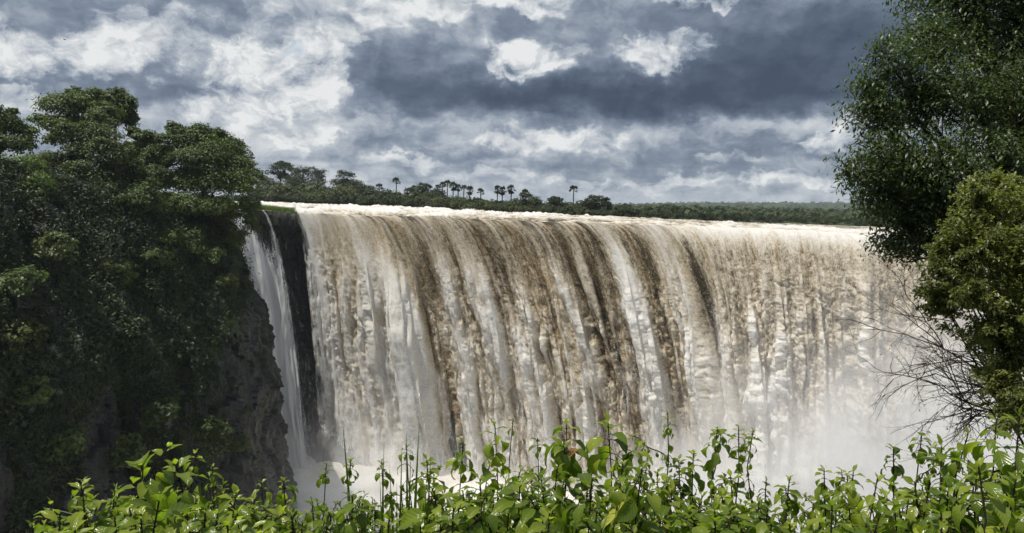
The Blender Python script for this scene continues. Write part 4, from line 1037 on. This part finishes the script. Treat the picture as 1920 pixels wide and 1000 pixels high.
# boughs: outline of the crown in the photo (px, py, half-width px, half-height px, depth)
boughs = [(1665, 110, 52, 48, 13.5), (1730, 70, 60, 50, 14.0), (1800, 40, 70, 55, 14.6), (1890, 60, 80, 70, 14), (1630, 205, 46, 34, 13.2), (1700, 190, 60, 50, 13.8), (1790, 160, 80, 60, 13.2), (1890, 190, 70, 70, 13.5),
          (1605, 320, 40, 36, 13.0), (1665, 285, 60, 42, 13.0), (1755, 290, 80, 55, 12.6), (1860, 300, 80, 60, 12.8), (1645, 375, 42, 36, 13.4), (1705, 380, 60, 42, 13.2), (1790, 380, 70, 45, 13.2), (1720, 440, 56, 26, 13.6), (1665, 455, 34, 22, 13.4), (1620, 160, 24, 20, 13.4), (1770, -40, 90, 60, 15), (1900, -60, 120, 80, 14), (1690, 330, 60, 45, 14.5), (1950, 350, 70, 90, 14), (1830, 420, 60, 50, 14),
          (2080, -20, 150, 110, 15), (2080, 200, 140, 110, 14.5), (2250, 60, 150, 120, 15.5), (2400, 200, 120, 100, 15), (2120, 380, 110, 80, 15), (2300, 320, 120, 90, 16), (2000, 250, 120, 120, 16.5), (2150, 120, 150, 130, 17.5), (1900, 160, 120, 110, 17), (2330, 120, 140, 110, 12.5), (2150, 250, 120, 100, 12)]
def P_(px, py, d): return np.array(at(px, py, d) - tb)
T_ = Tubes(); crotch = np.array([-.8, -.3, 5.2])
T_.add(curve_pts((0, 0, -.6), crotch, 9, .06, rng), np.linspace(.62, .40, 9), 12)
T_.add(curve_pts(crotch - np.array([0, 0, .06]), crotch + np.array([-.5, 0, 1.1]), 5, .03, rng), [.40, .36, .28, .18, .03], 12)
link('trunk', T_.mesh('trunk'), M_BARK, BT)
T_ = Tubes(); twigs = []
for (px, py, a, b, d) in boughs:
    c = P_(px, py, d); q = curve_pts(crotch, c, 10, .10, rng, sag=-.35)
    T_.add(q, np.linspace(.13, .02, 10), 7)
    sx, sz = a * d / FOC, b * d / FOC
    nt = int(26 + (150 if px < 1960 else 40) * sx * sz * 1.4)
    for _ in range(nt):
        u = rng.normal(0, 1, 3); u /= np.linalg.norm(u); u *= rng.uniform(.5, 1.35)
        e = c + u * np.array([sx, (sx + sz) * .6, sz]) * 1.05
        s = q[rng.integers(6, 10)] * .5 + c * .5 + rng.normal(0, .12, 3)
        tw = curve_pts(s, e, 6, .035, rng, sag=-.05); tw[-1, 2] -= .06
        twigs.append(tw[1:])
        if rng.random() < .3: T_.add(tw, np.linspace(.014, .004, 6), 4)
# thin dark lower branches hanging into the spray
for (x0, y0, x1, y1) in [(1800, 470, 1665, 492), (1790, 480, 1700, 470), (1770, 490, 1640, 470), (1795, 475, 1725, 510), (1740, 484, 1690, 450), (1750, 486, 1720, 445)]:
    tw = curve_pts(P_(x0, y0, 13.3), P_(x1, y1, 13.0), 8, .05, rng); T_.add(tw, np.linspace(.025, .005, 8), 5); twigs.append(tw[3:])
T_.add(curve_pts(P_(1830, 455, 13.6), P_(1795, 478, 13.3), 4, .02, rng), np.linspace(.04, .025, 4), 5)
link('limbs', T_.mesh('limbs'), M_TWIG, BT)
link('crown', near_crown('crown', twigs, 112000, .095, .40, rng, 1, .25, .55, .09), M_BIG, BT)

# ------------------------------------------------------------------ sunlit bush and bare twigs on the right
bb_ = Vector((7.9, 8.2, float(ground_z(7.9, 8.2)) - .1))
BU = thing('tall_bush', 'sunlit yellow-green small-leaved bush under the big dark tree at the right edge', 'bush', bb_)
def PB(px, py, d): return np.array(at(px, py, d) - bb_)
T_ = Tubes(); twigs = []
root = np.zeros(3)
for (px, py, a, b, d) in [(1850, 375, 38, 34, 8.0), (1900, 395, 40, 40, 8.2), (1835, 450, 48, 48, 7.9), (1895, 480, 50, 60, 8.0), (1790, 505, 44, 34, 8.1), (1825, 550, 46, 34, 7.8), (1890, 580, 60, 50, 7.8), (1772, 570, 22, 22, 8.2), (1862, 635, 42, 34, 8.0), (1905, 660, 50, 44, 7.9), (1960, 500, 60, 130, 8.1), (1875, 345, 16, 16, 8.2), (1825, 350, 12, 22, 8.1), (1890, 730, 50, 40, 7.6), (1880, 700, 30, 26, 7.8), (1920, 770, 50, 40, 7.4), (1760, 545, 34, 26, 8.2), (2060, 480, 80, 110, 8.3), (2060, 650, 80, 90, 7.9), (2180, 560, 90, 110, 8.4), (2000, 400, 50, 60, 8.6), (1800, 440, 22, 20, 8.2), (1765, 470, 18, 16, 8.3)]:
    c = PB(px, py, d); q = curve_pts(root + rng.normal(0, .08, 3) * np.array([1, 1, 0]), c, 10, .03, rng)
    T_.add(q, np.linspace(.03, .006, 10), 6); sx, sz = 1.2 * a * d / FOC, 1.2 * b * d / FOC
    for _ in range(int(14 + (560 if px < 1990 else 150) * sx * sz)):
        u = rng.normal(0, 1, 3); u /= np.linalg.norm(u); u *= rng.uniform(.3, 1.3)
        e = c + u * np.array([sx, (sx + sz) * .5, sz]) * 1.15; s = c + (e - c) * .2 + rng.normal(0, .03, 3) + np.array([0, 0, -.06])
        tw = curve_pts(s, e, 5, .015, rng); twigs.append(tw)
        if rng.random() < .5: T_.add(tw, np.linspace(.005, .002, 5), 4)
for (px, py) in [(1745, 470), (1730, 515), (1752, 545), (1738, 590), (1780, 410), (1800, 385), (1815, 335), (1850, 330), (1868, 322), (1895, 330), (1770, 440), (1760, 610), (1800, 620), (1815, 650), (1838, 690), (1850, 735), (1790, 590), (1742, 495), (1830, 360), (1905, 345)]:
    e = PB(px, py, 8.1 + rng.uniform(-.3, .3)); s = PB(px + rng.uniform(30, 80), py + rng.uniform(10, 60), 8.1)
    tw = curve_pts(s, e, 7, .012, rng); T_.add(tw, np.linspace(.005, .0015, 7), 4); twigs += [tw, tw]
link('stems', T_.mesh('stems'), M_TWIG, BU)
link('foliage', near_crown('foliage', twigs, 72000, .048, .52, rng, 1, .1, .5, .02), M_LITBUSH, BU)

tbp = Vector((6.3, 8.9, float(ground_z(6.3, 8.9)) - .1))
TW = thing('bare_shrub', 'tangle of thin leafless dark twigs reaching left from the right edge over the spray', 'shrub', tbp)
def PT(px, py, d): return np.array(at(px, py, d) - tbp)
T_ = Tubes(); T2 = Tubes(); lv = []
def grow(p, d, L, r, depth):
    n = 7; pts = [p]; dd = d / np.linalg.norm(d)
    for i in range(n):
        dd = dd + rng.normal(0, .10, 3) + np.array([0, 0, -.012]); dd /= np.linalg.norm(dd); pts.append(pts[-1] + dd * L / n)
    pts = np.array(pts); (T_ if depth == 0 else T2).add(pts, np.linspace(r, r * .35, n + 1), 5)
    if depth < 3:
        for _ in range((6, 5, 3)[depth]):
            k = rng.integers(2, n + 1); u = rng.normal(0, .55, 3) + dd; grow(pts[k], u, L * rng.uniform(.35, .6), r * .5, depth + 1)
    elif rng.random() < .22: lv.append(pts[-3:])
st0 = PT(1935, 800, 8.9)
for (px, py) in [(1740, 560), (1700, 610), (1690, 660), (1720, 720), (1780, 560), (1770, 690), (1810, 620), (1750, 640), (1840, 700), (1790, 760), (1860, 600), (1830, 790)]:
    e = PT(px, py, 8.9 + rng.uniform(-.8, .8)); s = st0 + rng.normal(0, .12, 3) + np.array([0, 0, rng.uniform(-.1, .35)])
    grow(s, e - s, np.linalg.norm(e - s) * .84, .016, 0)
T_.add(curve_pts(np.array([0, 0, -.3]), st0, 8, .03, rng), np.linspace(.05, .035, 8), 7)
link('stems', T_.mesh('stems'), M_TWIG, TW); link('twigs', T2.mesh('twigs'), M_TWIG, TW)
link('leaves', near_crown('leaves', lv, 420, .035, .45, rng, 1, .1, .5, .01), M_LITBUSH, TW)

# ------------------------------------------------------------------ leafy plants along the bottom
def broad_leaves(items, rng, rows=7):
    """big ovate leaves: items of (pos, dir, normal, length, width ratio, curl, tint)"""
    V_, F_, U_, T__ = [], [], [], []; n = 0
    t = np.linspace(0, 1, rows); hw = np.array([.05, .62, .96, .93, .68, .32, .01]) if rows == 7 else np.sin(np.pi * t)
    sx = np.array([-1, -.5, 0, .5, 1.0])
    for (p, d, nv, L, asp, curl, ti) in items:
        d = d / np.linalg.norm(d); nv = nv - nv.dot(d) * d; nv /= np.linalg.norm(nv) + 1e-9; w = np.cross(nv, d)
        ph = rng.uniform(0, 6.28); cf = rng.uniform(.12, .42)
        c = p.copy(); dd = d.copy(); n2 = nv.copy(); st = L / (rows - 1); rowsv = []
        for k in range(rows):
            h = hw[k] * L * asp * .5
            wave = .045 * L * math.sin(ph + k * 2.1)
            for q in sx:
                rowsv.append(c + w * (q * h) + n2 * (cf * h * abs(q) ** 1.3 + wave * q * abs(q) * hw[k]))
            a = curl / (rows - 1); dd, n2 = dd * math.cos(a) - n2 * math.sin(a), n2 * math.cos(a) + dd * math.sin(a)
            c = c + dd * st
        V_.append(np.array(rowsv)); U_.append(np.array([(.5 + .5 * q * hw[k], t[k]) for k in range(rows) for q in sx]))
        F_.append(grid_faces(rows, 5, n)); T__.append(np.full(rows * 5, ti)); n += rows * 5
    return np.concatenate(V_), np.concatenate(F_), np.concatenate(U_), np.concatenate(T__)

def leafy_plant(px, py, d, label, seed, leaf=.085, stems=3, spread=.14, dens=1.0, droop=.9, bare=.25,  kind='leafy_plant', group='leafy plants along the bottom of the view', tint=.5, lean=0.0, mat=None, thin=1.0):
    """upright soft plant whose top is seen at pixel px, py; whorls of drooping ovate leaves on dark stems"""
    rng = np.random.default_rng(seed)
    leaf *= .96; stems = int(stems * 2.4 + .5) if stems > 1 else 1
    top = at(px, py, d); gz = float(ground_z(top.x - lean, d)) - .05
    base = Vector((top.x - lean, d, gz)); H_ = top.z - gz
    t = thing(kind, label, 'plant', base, group)
    T_ = Tubes(); items = []
    def leaf_at(pos, ax, az_, f, L):
        """f: 0 youngest, upright; 1 oldest, hanging"""
        e = .95 - 1.35 * f + rng.normal(0, .25)
        o_ = np.array([math.cos(az_), math.sin(az_), 0]); up = np.array([0, 0, 1.0]) * .75 + ax * .25; up /= np.linalg.norm(up)
        dr = o_ * math.cos(e) + up * math.sin(e); nv = -o_ * math.sin(e) + up * math.cos(e) + rng.normal(0, .25, 3)
        pl_ = L * (.12 + .3 * f); pet = pos + dr * pl_ - np.array([0, 0, .15 * pl_])
        T_.add(np.stack([pos, pos + dr * pl_ * .55 + np.array([0, 0, .002]), pet]), [.0019, .0014, .0012], 4)
        items.append((pet, dr - np.array([0, 0, .5 * f]), nv, L, rng.uniform(.42, .62) * thin, (.4 + 1.4 * f) * droop * rng.uniform(.6, 1.4), float(np.clip(rng.normal(tint + .24 * (1 - f), .17), 0, 1))))
    for s in range(stems):
        main = s == 0
        tip = np.array([lean, 0, H_]) if main else np.array([lean + rng.normal(0, spread * 1.25), rng.normal(0, spread), H_ * rng.uniform(.62, .96)])
        b0 = np.array([rng.normal(0, .04), rng.normal(0, .04), 0])
        p = curve_pts(b0, tip, 12, .014, rng); T_.add(p, np.linspace(.0060, .0022, 12), 6)
        axes = [(p, 1.0, bare)]
        for _ in range(rng.integers(2, 5) if bare < .9 else 0):       # side shoots
            k = rng.integers(5, 11); u = np.array([rng.normal(0, 1), rng.normal(0, 1), 1.1]); u /= np.linalg.norm(u)
            q = curve_pts(p[k], p[k] + u * rng.uniform(.07, .22) * min(1.1, H_), 7, .009, rng); T_.add(q, np.linspace(.0034, .0016, 7), 5); axes.append((q, rng.uniform(.55, .9), .3))
        for (q, sc, br) in axes:
            nn_ = len(q); Lq = float(np.sum(np.linalg.norm(np.diff(q, axis=0), axis=1))); a0 = rng.uniform(0, 6.28)
            mop = rng.integers(5, 9); z = 0.0; j = 0
            while z < Lq * (1 - .35 * (q is p)) and j < 26:
                k = (1 - z / Lq) * (nn_ - 1); i = max(0, min(int(k), nn_ - 2)); pos = q[i] + (q[i + 1] - q[i]) * (k - i); ax = q[i + 1] - q[i]; ax = ax / (np.linalg.norm(ax) + 1e-9)
                f = min(1.0, j / mop)
                for side in (0, 1):
                    if j >= mop and rng.random() < br: continue
                    if rng.random() < .06: continue
                    leaf_at(pos, ax, a0 + j * 1.75 + side * 3.14 + rng.normal(0, .35), f, leaf * sc * (.38 + .62 * min(1, f * 1.4)) * rng.uniform(.7, 1.25))
                z += leaf * sc * (.20 if j < mop else .75) / dens * rng.uniform(.8, 1.2); j += 1
    for _ in range(2):                                                # dead side twigs
        z0 = np.array([rng.normal(0, .06), rng.normal(0, .05), H_ * rng.uniform(.4, .8)]); u = np.array([rng.normal(0, 1), rng.normal(0, .6), .8])
        T_.add(curve_pts(z0, z0 + u * .13, 7, .012, rng), np.linspace(.0022, .0009, 7), 4)
    link('stems', T_.mesh('stems'), M_TWIG, t)
    v, f, uv, ti = broad_leaves(items, rng); link('foliage', mesh_np('foliage', v, f, {'tint': ti}, True, uv), mat or M_FORE, t)
    return t
PLANTS = [ # px, py of the top, depth, label, kwargs
    (60, 985, 2.3, 'single bright leafy top poking in at the bottom left corner', dict(leaf=.07, stems=1)),
    (118, 978, 2.6, 'small pale leafy tip near the bottom left, left of the open leafy plant', dict(leaf=.055, stems=2)),
    (155, 902, 2.7, 'open plant with light rounded leaves, alone against the dark cliff at left', dict(leaf=.075, stems=2, spread=.06)),
    (215, 925, 2.9, 'half-hidden plant with narrow leaves just left of the big-leaved clump', dict(leaf=.06, stems=2)),
    (268, 872, 2.3, 'tallest big-leaved bright plant on the left, with a broad pale wet leaf', dict(leaf=.13, stems=3, spread=.08, tint=.65, droop=1.0)),
    (330, 872, 2.5, 'large-leaved plant leaning right out of the big-leaved clump at left', dict(leaf=.115, stems=3, spread=.09, tint=.55)),
    (300, 930, 1.9, 'broad glossy leaves at the bottom edge in front of the big-leaved clump', dict(leaf=.12, stems=3, spread=.12)),
    (368, 848, 3.0, 'slender plant with a small pale leaf tuft on top, right of the big-leaved clump', dict(leaf=.05, stems=2, spread=.05)),
    (398, 876, 3.1, 'thin side shoot with small leaves next to the slender pale-tipped plant', dict(leaf=.045, stems=2, spread=.06)),
    (445, 965, 2.1, 'low plant with one long bright arching leaf at the bottom left of centre', dict(leaf=.12, stems=1, tint=.75)),
    (440, 930, 3.0, 'low leafy shoot in front of the rock buttress foot', dict(leaf=.06, stems=2)),
    (490, 906, 3.0, 'wispy plant with curled leaves, left of two before the thin falls', dict(leaf=.06, stems=2, droop=1.6)),
    (532, 903, 2.9, 'plant with a drooping leaf mop in front of the foot of the thin falls', dict(leaf=.065, stems=2, droop=1.7, spread=.06)),
    (548, 978, 2.2, 'rounded leafy clump at the bottom edge under the thin falls', dict(leaf=.075, stems=3)),
    (585, 940, 2.8, 'small loose shoot between the thin falls and the grass blades', dict(leaf=.055, stems=2)),
    (612, 870, 3.3, 'wiry branched plant with a spiky leaf tuft, first left of the grass blades', dict(leaf=.05, stems=2, bare=.72, spread=.05)),
    (658, 862, 3.2, 'bare-stemmed plant with a dense drooping leaf head beside the longest grass blade', dict(leaf=.06, stems=4, bare=.72, droop=1.6, spread=.06)),
    (716, 866, 3.2, 'bare-stemmed plant with a yellow-green leaf head between the grass blades', dict(leaf=.055, stems=3, bare=.7, droop=1.5, spread=.05)),
    (690, 950, 2.5, 'low plant with a large pale leaf under the grass blades', dict(leaf=.10, stems=2)),
    (762, 838, 3.2, 'upright plant with a small tuft right behind the tall grass clump', dict(leaf=.055, stems=3, bare=.6, spread=.05)),
    (800, 864, 2.7, 'leafy plant with large hanging leaves just right of the grass clump', dict(leaf=.10, stems=3, droop=1.4)),
    (815, 930, 2.1, 'pale wet-leaved clump at the bottom edge right of the grass clump', dict(leaf=.11, stems=3, tint=.6)),
    (868, 832, 2.9, 'bushy plant with drooping leaf heads, left neighbour of the tall mop-headed one', dict(leaf=.075, stems=4, droop=1.4)),
    (928, 798, 3.0, 'tall mop-headed plant with large dark hanging leaves left of centre', dict(leaf=.10, stems=3, droop=1.6, spread=.10)),
    (962, 786, 3.4, 'thin bare vine-like stem with a single leaf tip rising above the plants', dict(leaf=.035, stems=1, bare=.93, dens=.5)),
    (900, 900, 2.3, 'dense bright clump at the bottom below the tall mop-headed plant', dict(leaf=.10, stems=4)),
    (1008, 822, 3.3, 'slim plant with a star-shaped leaf tip, between two broad-leaved heads', dict(leaf=.055, stems=3, bare=.6, spread=.06)),
    (1062, 797, 2.7, 'plant with very large dark rounded leaves, left of two at the centre', dict(leaf=.125, stems=2, droop=1.5, spread=.07)),
    (1140, 794, 2.7, 'broad-leaved plant with pale ribbed top leaf, right of two at the centre', dict(leaf=.12, stems=3, droop=1.3, spread=.10)),
    (1045, 880, 2.5, 'dense leafy plant filling the space below the very large dark leaves', dict(leaf=.09, stems=4)),
    (975, 905, 2.2, 'bright low plant with long arching leaves at the bottom near the centre', dict(leaf=.115, stems=3, tint=.6)),
    (1110, 900, 2.1, 'plant with a long yellow leaf lying across it at the bottom centre', dict(leaf=.115, stems=3)),
    (1252, 774, 3.0, 'tallest thin dark-stemmed plant with tiny leaves, right of centre', dict(leaf=.04, stems=3, bare=.35, spread=.12, dens=.8)),
    (1215, 850, 2.9, 'small-leaved bushy plant under the tallest thin dark stem', dict(leaf=.055, stems=4, spread=.14)),
    (1300, 850, 2.8, 'tangled small-leaved plant right of the tallest thin dark stem', dict(leaf=.06, stems=4, spread=.12)),
    (1345, 806, 3.0, 'plant with a flat palm-like spray of leaves on a dark forked stem', dict(leaf=.08, stems=2, bare=.75, droop=1.1)),
    (1385, 802, 3.0, 'feathery-topped plant beside the flat palm-like leaf spray', dict(leaf=.065, stems=2, bare=.6, droop=1.6)),
    (1412, 808, 3.1, 'open dark-branched plant with sparse leaves standing against the white spray', dict(leaf=.045, stems=3, bare=.35, spread=.10, dens=.8)),
    (1370, 895, 2.6, 'plant with big glossy dark leaf at the bottom below the feathery top', dict(leaf=.10, stems=3)),
    (1260, 920, 2.2, 'leafy clump at the bottom edge below the tallest thin dark stem', dict(leaf=.085, stems=3)),
    (1480, 900, 2.8, 'low wide plant just right of the open dark-branched plant', dict(leaf=.075, stems=4)),
    (1545, 880, 2.9, 'pointed leafy plant, left of two rising before the white spray', dict(leaf=.07, stems=3)),
    (1600, 886, 2.8, 'plant with a curved drooping leaf arch before the white spray', dict(leaf=.085, stems=3, droop=1.6)),
    (1645, 898, 2.6, 'plant with translucent yellow-green leaves left of the lone dark sprig', dict(leaf=.085, stems=3, tint=.7)),
    (1675, 842, 2.8, 'lone dark sprig standing tallest in front of the white spray', dict(leaf=.07, stems=1, bare=.55, droop=1.5, tint=.25)),
    (1728, 818, 2.9, 'dark slender sprig right of the lone one, with hanging leaves', dict(leaf=.07, stems=1, bare=.6, droop=1.6, tint=.2)),
    (1560, 950, 2.1, 'low leaves along the bottom edge under the curved leaf arch', dict(leaf=.09, stems=4)),
    (1440, 955, 2.1, 'low leaves along the bottom edge left of the wide low plant', dict(leaf=.08, stems=3)),
    (1765, 838, 2.6, 'large-leaved plant with round glossy leaves left of the tall right-hand mass', dict(leaf=.105, stems=3)),
    (1715, 905, 2.3, 'dense bright plant below the two dark sprigs', dict(leaf=.085, stems=4)),
    (1815, 815, 2.7, 'leafy plant climbing towards the bare twigs on the right', dict(leaf=.09, stems=3)),
    (1868, 788, 2.5, 'tall leafy plant at the right under the sunlit bush', dict(leaf=.10, stems=4)),
    (1912, 782, 2.2, 'dark leafy plant cut by the right photo edge', dict(leaf=.11, stems=3, tint=.3)),
    (1830, 900, 2.2, 'dense leaves at the bottom right below the climbing leafy plant', dict(leaf=.09, stems=4)),
    (1905, 900, 2.0, 'leaves at the bottom right corner', dict(leaf=.09, stems=4)),
    (1650, 965, 1.9, 'low leaves along the bottom edge below the translucent plant', dict(leaf=.085, stems=4)),
    (1765, 965, 1.9, 'low leaves along the bottom edge left of the bottom right corner', dict(leaf=.085, stems=4)),
    (1180, 960, 2.0, 'low leaves along the bottom edge just right of the yellow leaf', dict(leaf=.09, stems=4)),
    (1340, 960, 2.0, 'low leaves along the bottom edge below the big glossy dark leaf', dict(leaf=.09, stems=4)),
    (850, 955, 1.9, 'low leaves along the bottom edge below the pale wet-leaved clump', dict(leaf=.09, stems=4)),
    (1030, 965, 1.9, 'low leaves along the bottom edge at the centre of the photo', dict(leaf=.09, stems=4)),
    (755, 960, 2.3, 'low leaves at the root of the tall grass clump', dict(leaf=.07, stems=3)),
    (620, 968, 2.3, 'low leaves at the bottom edge left of the longest grass blade', dict(leaf=.06, stems=3)),
    (215, 970, 2.0, 'low leaves at the bottom edge below the open plant at left', dict(leaf=.085, stems=3)),
    (385, 955, 2.0, 'low leaves at the bottom edge right of the broad glossy leaves', dict(leaf=.085, stems=3)),
]
for i, (px, py, d, lab, kw) in enumerate(PLANTS):
    leafy_plant(px, py, d, lab, 700 + i, **kw)
random.seed(91)
for i in range(84):
    px = 80 + (i + random.random()) * 1850 / 84; lo = np.interp(px, [80, 250, 480, 700, 900, 1150, 1400, 1550, 1750, 1920], [960, 905, 950, 915, 875, 870, 905, 950, 900, 850])
    leafy_plant(px, lo + random.uniform(-5, 75), random.uniform(1.9, 3.3), 'small broad-leaved shoot in the dense growth along the bottom edge', 900 + i,
                kind='leafy_shoot', group='shoots in the dense growth along the bottom edge', leaf=random.uniform(.06, .11), stems=random.choice((2, 3, 3)), droop=random.uniform(.7, 1.6), tint=random.uniform(.3, .7), thin=random.choice((1, 1, .5)))
# long yellow leaf, dry leaf and pale wet leaf as single leaves resting on the plants
def one_leaf(px0, py0, px1, py1, d, asp, mat, label, curl=.4):
    a = np.array(at(px0, py0, d)); b = np.array(at(px1, py1, d + .04)); L = np.linalg.norm(b - a)
    v, f, uv, ti = broad_leaves([(np.zeros(3), b - a, np.array([0, -.5, 1.0]), L, asp, curl, .7)], np.random.default_rng(int(px0)))
    o = link('leaf', mesh_np('leaf', v, f, {'tint': ti}, True, uv), mat); o.location = a; o['label'] = label; o['category'] = 'leaf'; return o
one_leaf(1180, 938, 1112, 990, 1.95, .20, M_YLEAF, 'long narrow yellow leaf lying across the plants at the bottom centre')
one_leaf(1085, 843, 1045, 862, 2.62, .5, M_DRY, 'withered brown leaf caught under the very large dark leaves')

# tall grass clump
def grass_clump():
    d = 2.3; b = at(752, 1120, d); b.z = float(ground_z(b.x, d)) - .03
    t = thing('tall_grass', 'clump of tall upright grass blades rising left of centre', 'grass clump', b)
    rng = np.random.default_rng(5)
    for (x0, x1, py, w) in [(790, 786, 792, .0068), (752, 762, 808, .006), (745, 754, 828, .005), (775, 808, 846, .006), (745, 730, 872, .005), (735, 712, 880, .004), (765, 770, 850, .006), (780, 800, 900, .005), (760, 735, 930, .006), (770, 790, 930, .005), (748, 744, 905, .005)]:
        p0 = np.array(at(x0 * .5 + 752 * .5, 1110, d) - b); p0[2] = 0; p1 = np.array(at(x1, py, d + rng.normal(0, .06)) - b)
        n = 12; tt_ = np.linspace(0, 1, n)[:, None]; c = p0 + (p1 - p0) * tt_; c[:, 0] += (np.sin(tt_ * 3.14) * rng.normal(0, .012))[:, 0]
        hw = (1.7 * w * np.interp(tt_, [0, .3, .75, 1], [.9, 1.1, .7, .03])); s = np.array([math.cos(.5), math.sin(.5), 0])
        k = np.array([0, -.25, 0]); v = np.stack([c - s * hw, c + k * hw, c + s * hw], 1).reshape(-1, 3)
        link('blade', mesh_np('blade', v, grid_faces(n, 3), {'tint': np.full(n * 3, rng.uniform(.3, .7))}, True), M_GRASS, t)
grass_clump()
def lone_blade(x0, x1, py, d, w, label, curve=.0):
    a = at(x0, 1130, d); a.z = float(ground_z(a.x, d)) - .03; p1 = np.array(at(x1, py, d) - a)
    n = 14; tt_ = np.linspace(0, 1, n)[:, None]; c = p1 * tt_; c[:, 0] += curve * (tt_ * (1 - tt_))[:, 0]
    hw = 1.5 * w * np.interp(tt_, [0, .3, .75, 1], [.9, 1.1, .7, .03]); s = np.array([.92, .38, 0]); k = np.array([0, -.25, 0])
    o = link('grass_blade', mesh_np('grass_blade', np.stack([c - s * hw, c + k * hw, c + s * hw], 1).reshape(-1, 3), grid_faces(n, 3), {'tint': np.full(n * 3, .5)}, True), M_GRASS)
    o.location = a; o['label'] = label; o['category'] = 'grass blade'
lone_blade(712, 642, 788, 2.2, .0065, 'longest single grass blade, leaning left in front of the falls', .03)
lone_blade(702, 720, 828, 2.25, .0055, 'single reddish grass blade between the longest blade and the grass clump')
def stalk(pts, d, r, label):
    P0 = [np.array(at(x, y, d)) for x, y in pts]; o = link('dry_stalk', Tubes().add(np.array(P0) - P0[0], np.linspace(r, r * .4, len(pts)), 5).mesh('dry_stalk'), M_GREYBARK)
    o.location = P0[0]; o['label'] = label; o['category'] = 'stalk'
stalk([(195, 1010), (178, 990), (150, 968), (120, 960), (97, 955)], 2.2, .003, 'pale dry stalk arching left across the dark cliff at bottom left')
# ------------------------------------------------------------------ spray cloud in the gorge
def mist_mat():
    m, t = new_mat('spray_mist')
    P_ = t.node('ShaderNodeNewGeometry').outputs['Position']
    x, y, z = t.sep(P_)
    h = t.m('ADD', z, 88.0)
    n = t.noise(t.vm('MULTIPLY', P_, (1, 1, .8)), .045, 4.0, .6, .6)
    # thicker and higher to the right
    Ht = t.m('ADD', t.ss(x, 22.0, 72.0, 2.6, 13.0), t.m('ADD', t.ss(x, 80.0, 130.0, 0.0, 22.0), t.ss(x, -22.0, -46.0, 0.0, 3.5)))
    hn = t.m('ADD', h, t.m('MULTIPLY', t.m('SUBTRACT', n, .5), -42.0))
    d = t.m('EXPONENT', t.m('MULTIPLY', t.m('DIVIDE', t.m('MAXIMUM', hn, 0.0), Ht), -1.0))
    d = t.m('MULTIPLY', d, t.ss(n, .3, .62, .18, 1.5))
    d = t.m('MULTIPLY', d, t.ss(h, 84.0, 55.0))
    d = t.m('MULTIPLY', d, t.ss(x, -75.0, -35.0, .25, 1.0))
    d = t.m('MULTIPLY', d, t.ss(x, 18.0, 65.0, .08, .42))
    v = t.node('ShaderNodeVolumePrincipled')
    v.inputs['Color'].default_value = (.97, .975, .98, 1); v.inputs['Anisotropy'].default_value = .1
    t.put(v.inputs['Density'], d)
    out(t, None, v.outputs[0]); m.cycles.volume_step_rate = .8
    return m
V8 = np.array([(x, y, z) for x in (-85, 175) for y in (105, 244) for z in (FLOOR - 2, -4.0)], float)
F6 = np.array([(0, 1, 3, 2), (4, 6, 7, 5), (0, 4, 5, 1), (2, 3, 7, 6), (0, 2, 6, 4), (1, 5, 7, 3)])
o = link('mist', mesh_np('mist', V8, F6, None, False), mist_mat()); struct(o, 'stuff', 'white spray cloud rising from the foot of the waterfall')

# ------------------------------------------------------------------ the air
hz, t = new_mat('haze_air'); v = t.node('ShaderNodeVolumePrincipled'); v.inputs['Color'].default_value = (.82, .90, 1.0, 1); v.inputs['Density'].default_value = 0.00006; v.inputs['Anisotropy'].default_value = .1
out(t, None, v.outputs[0])
HV = np.array([(x, y, z) for x in (-9000, 9000) for y in (-60, 10500) for z in (-160, 75.0)], float)
o = link('haze', mesh_np('haze', HV, F6, None, False), hz); struct(o, 'stuff', 'thin bluish air between the camera and the far hills')
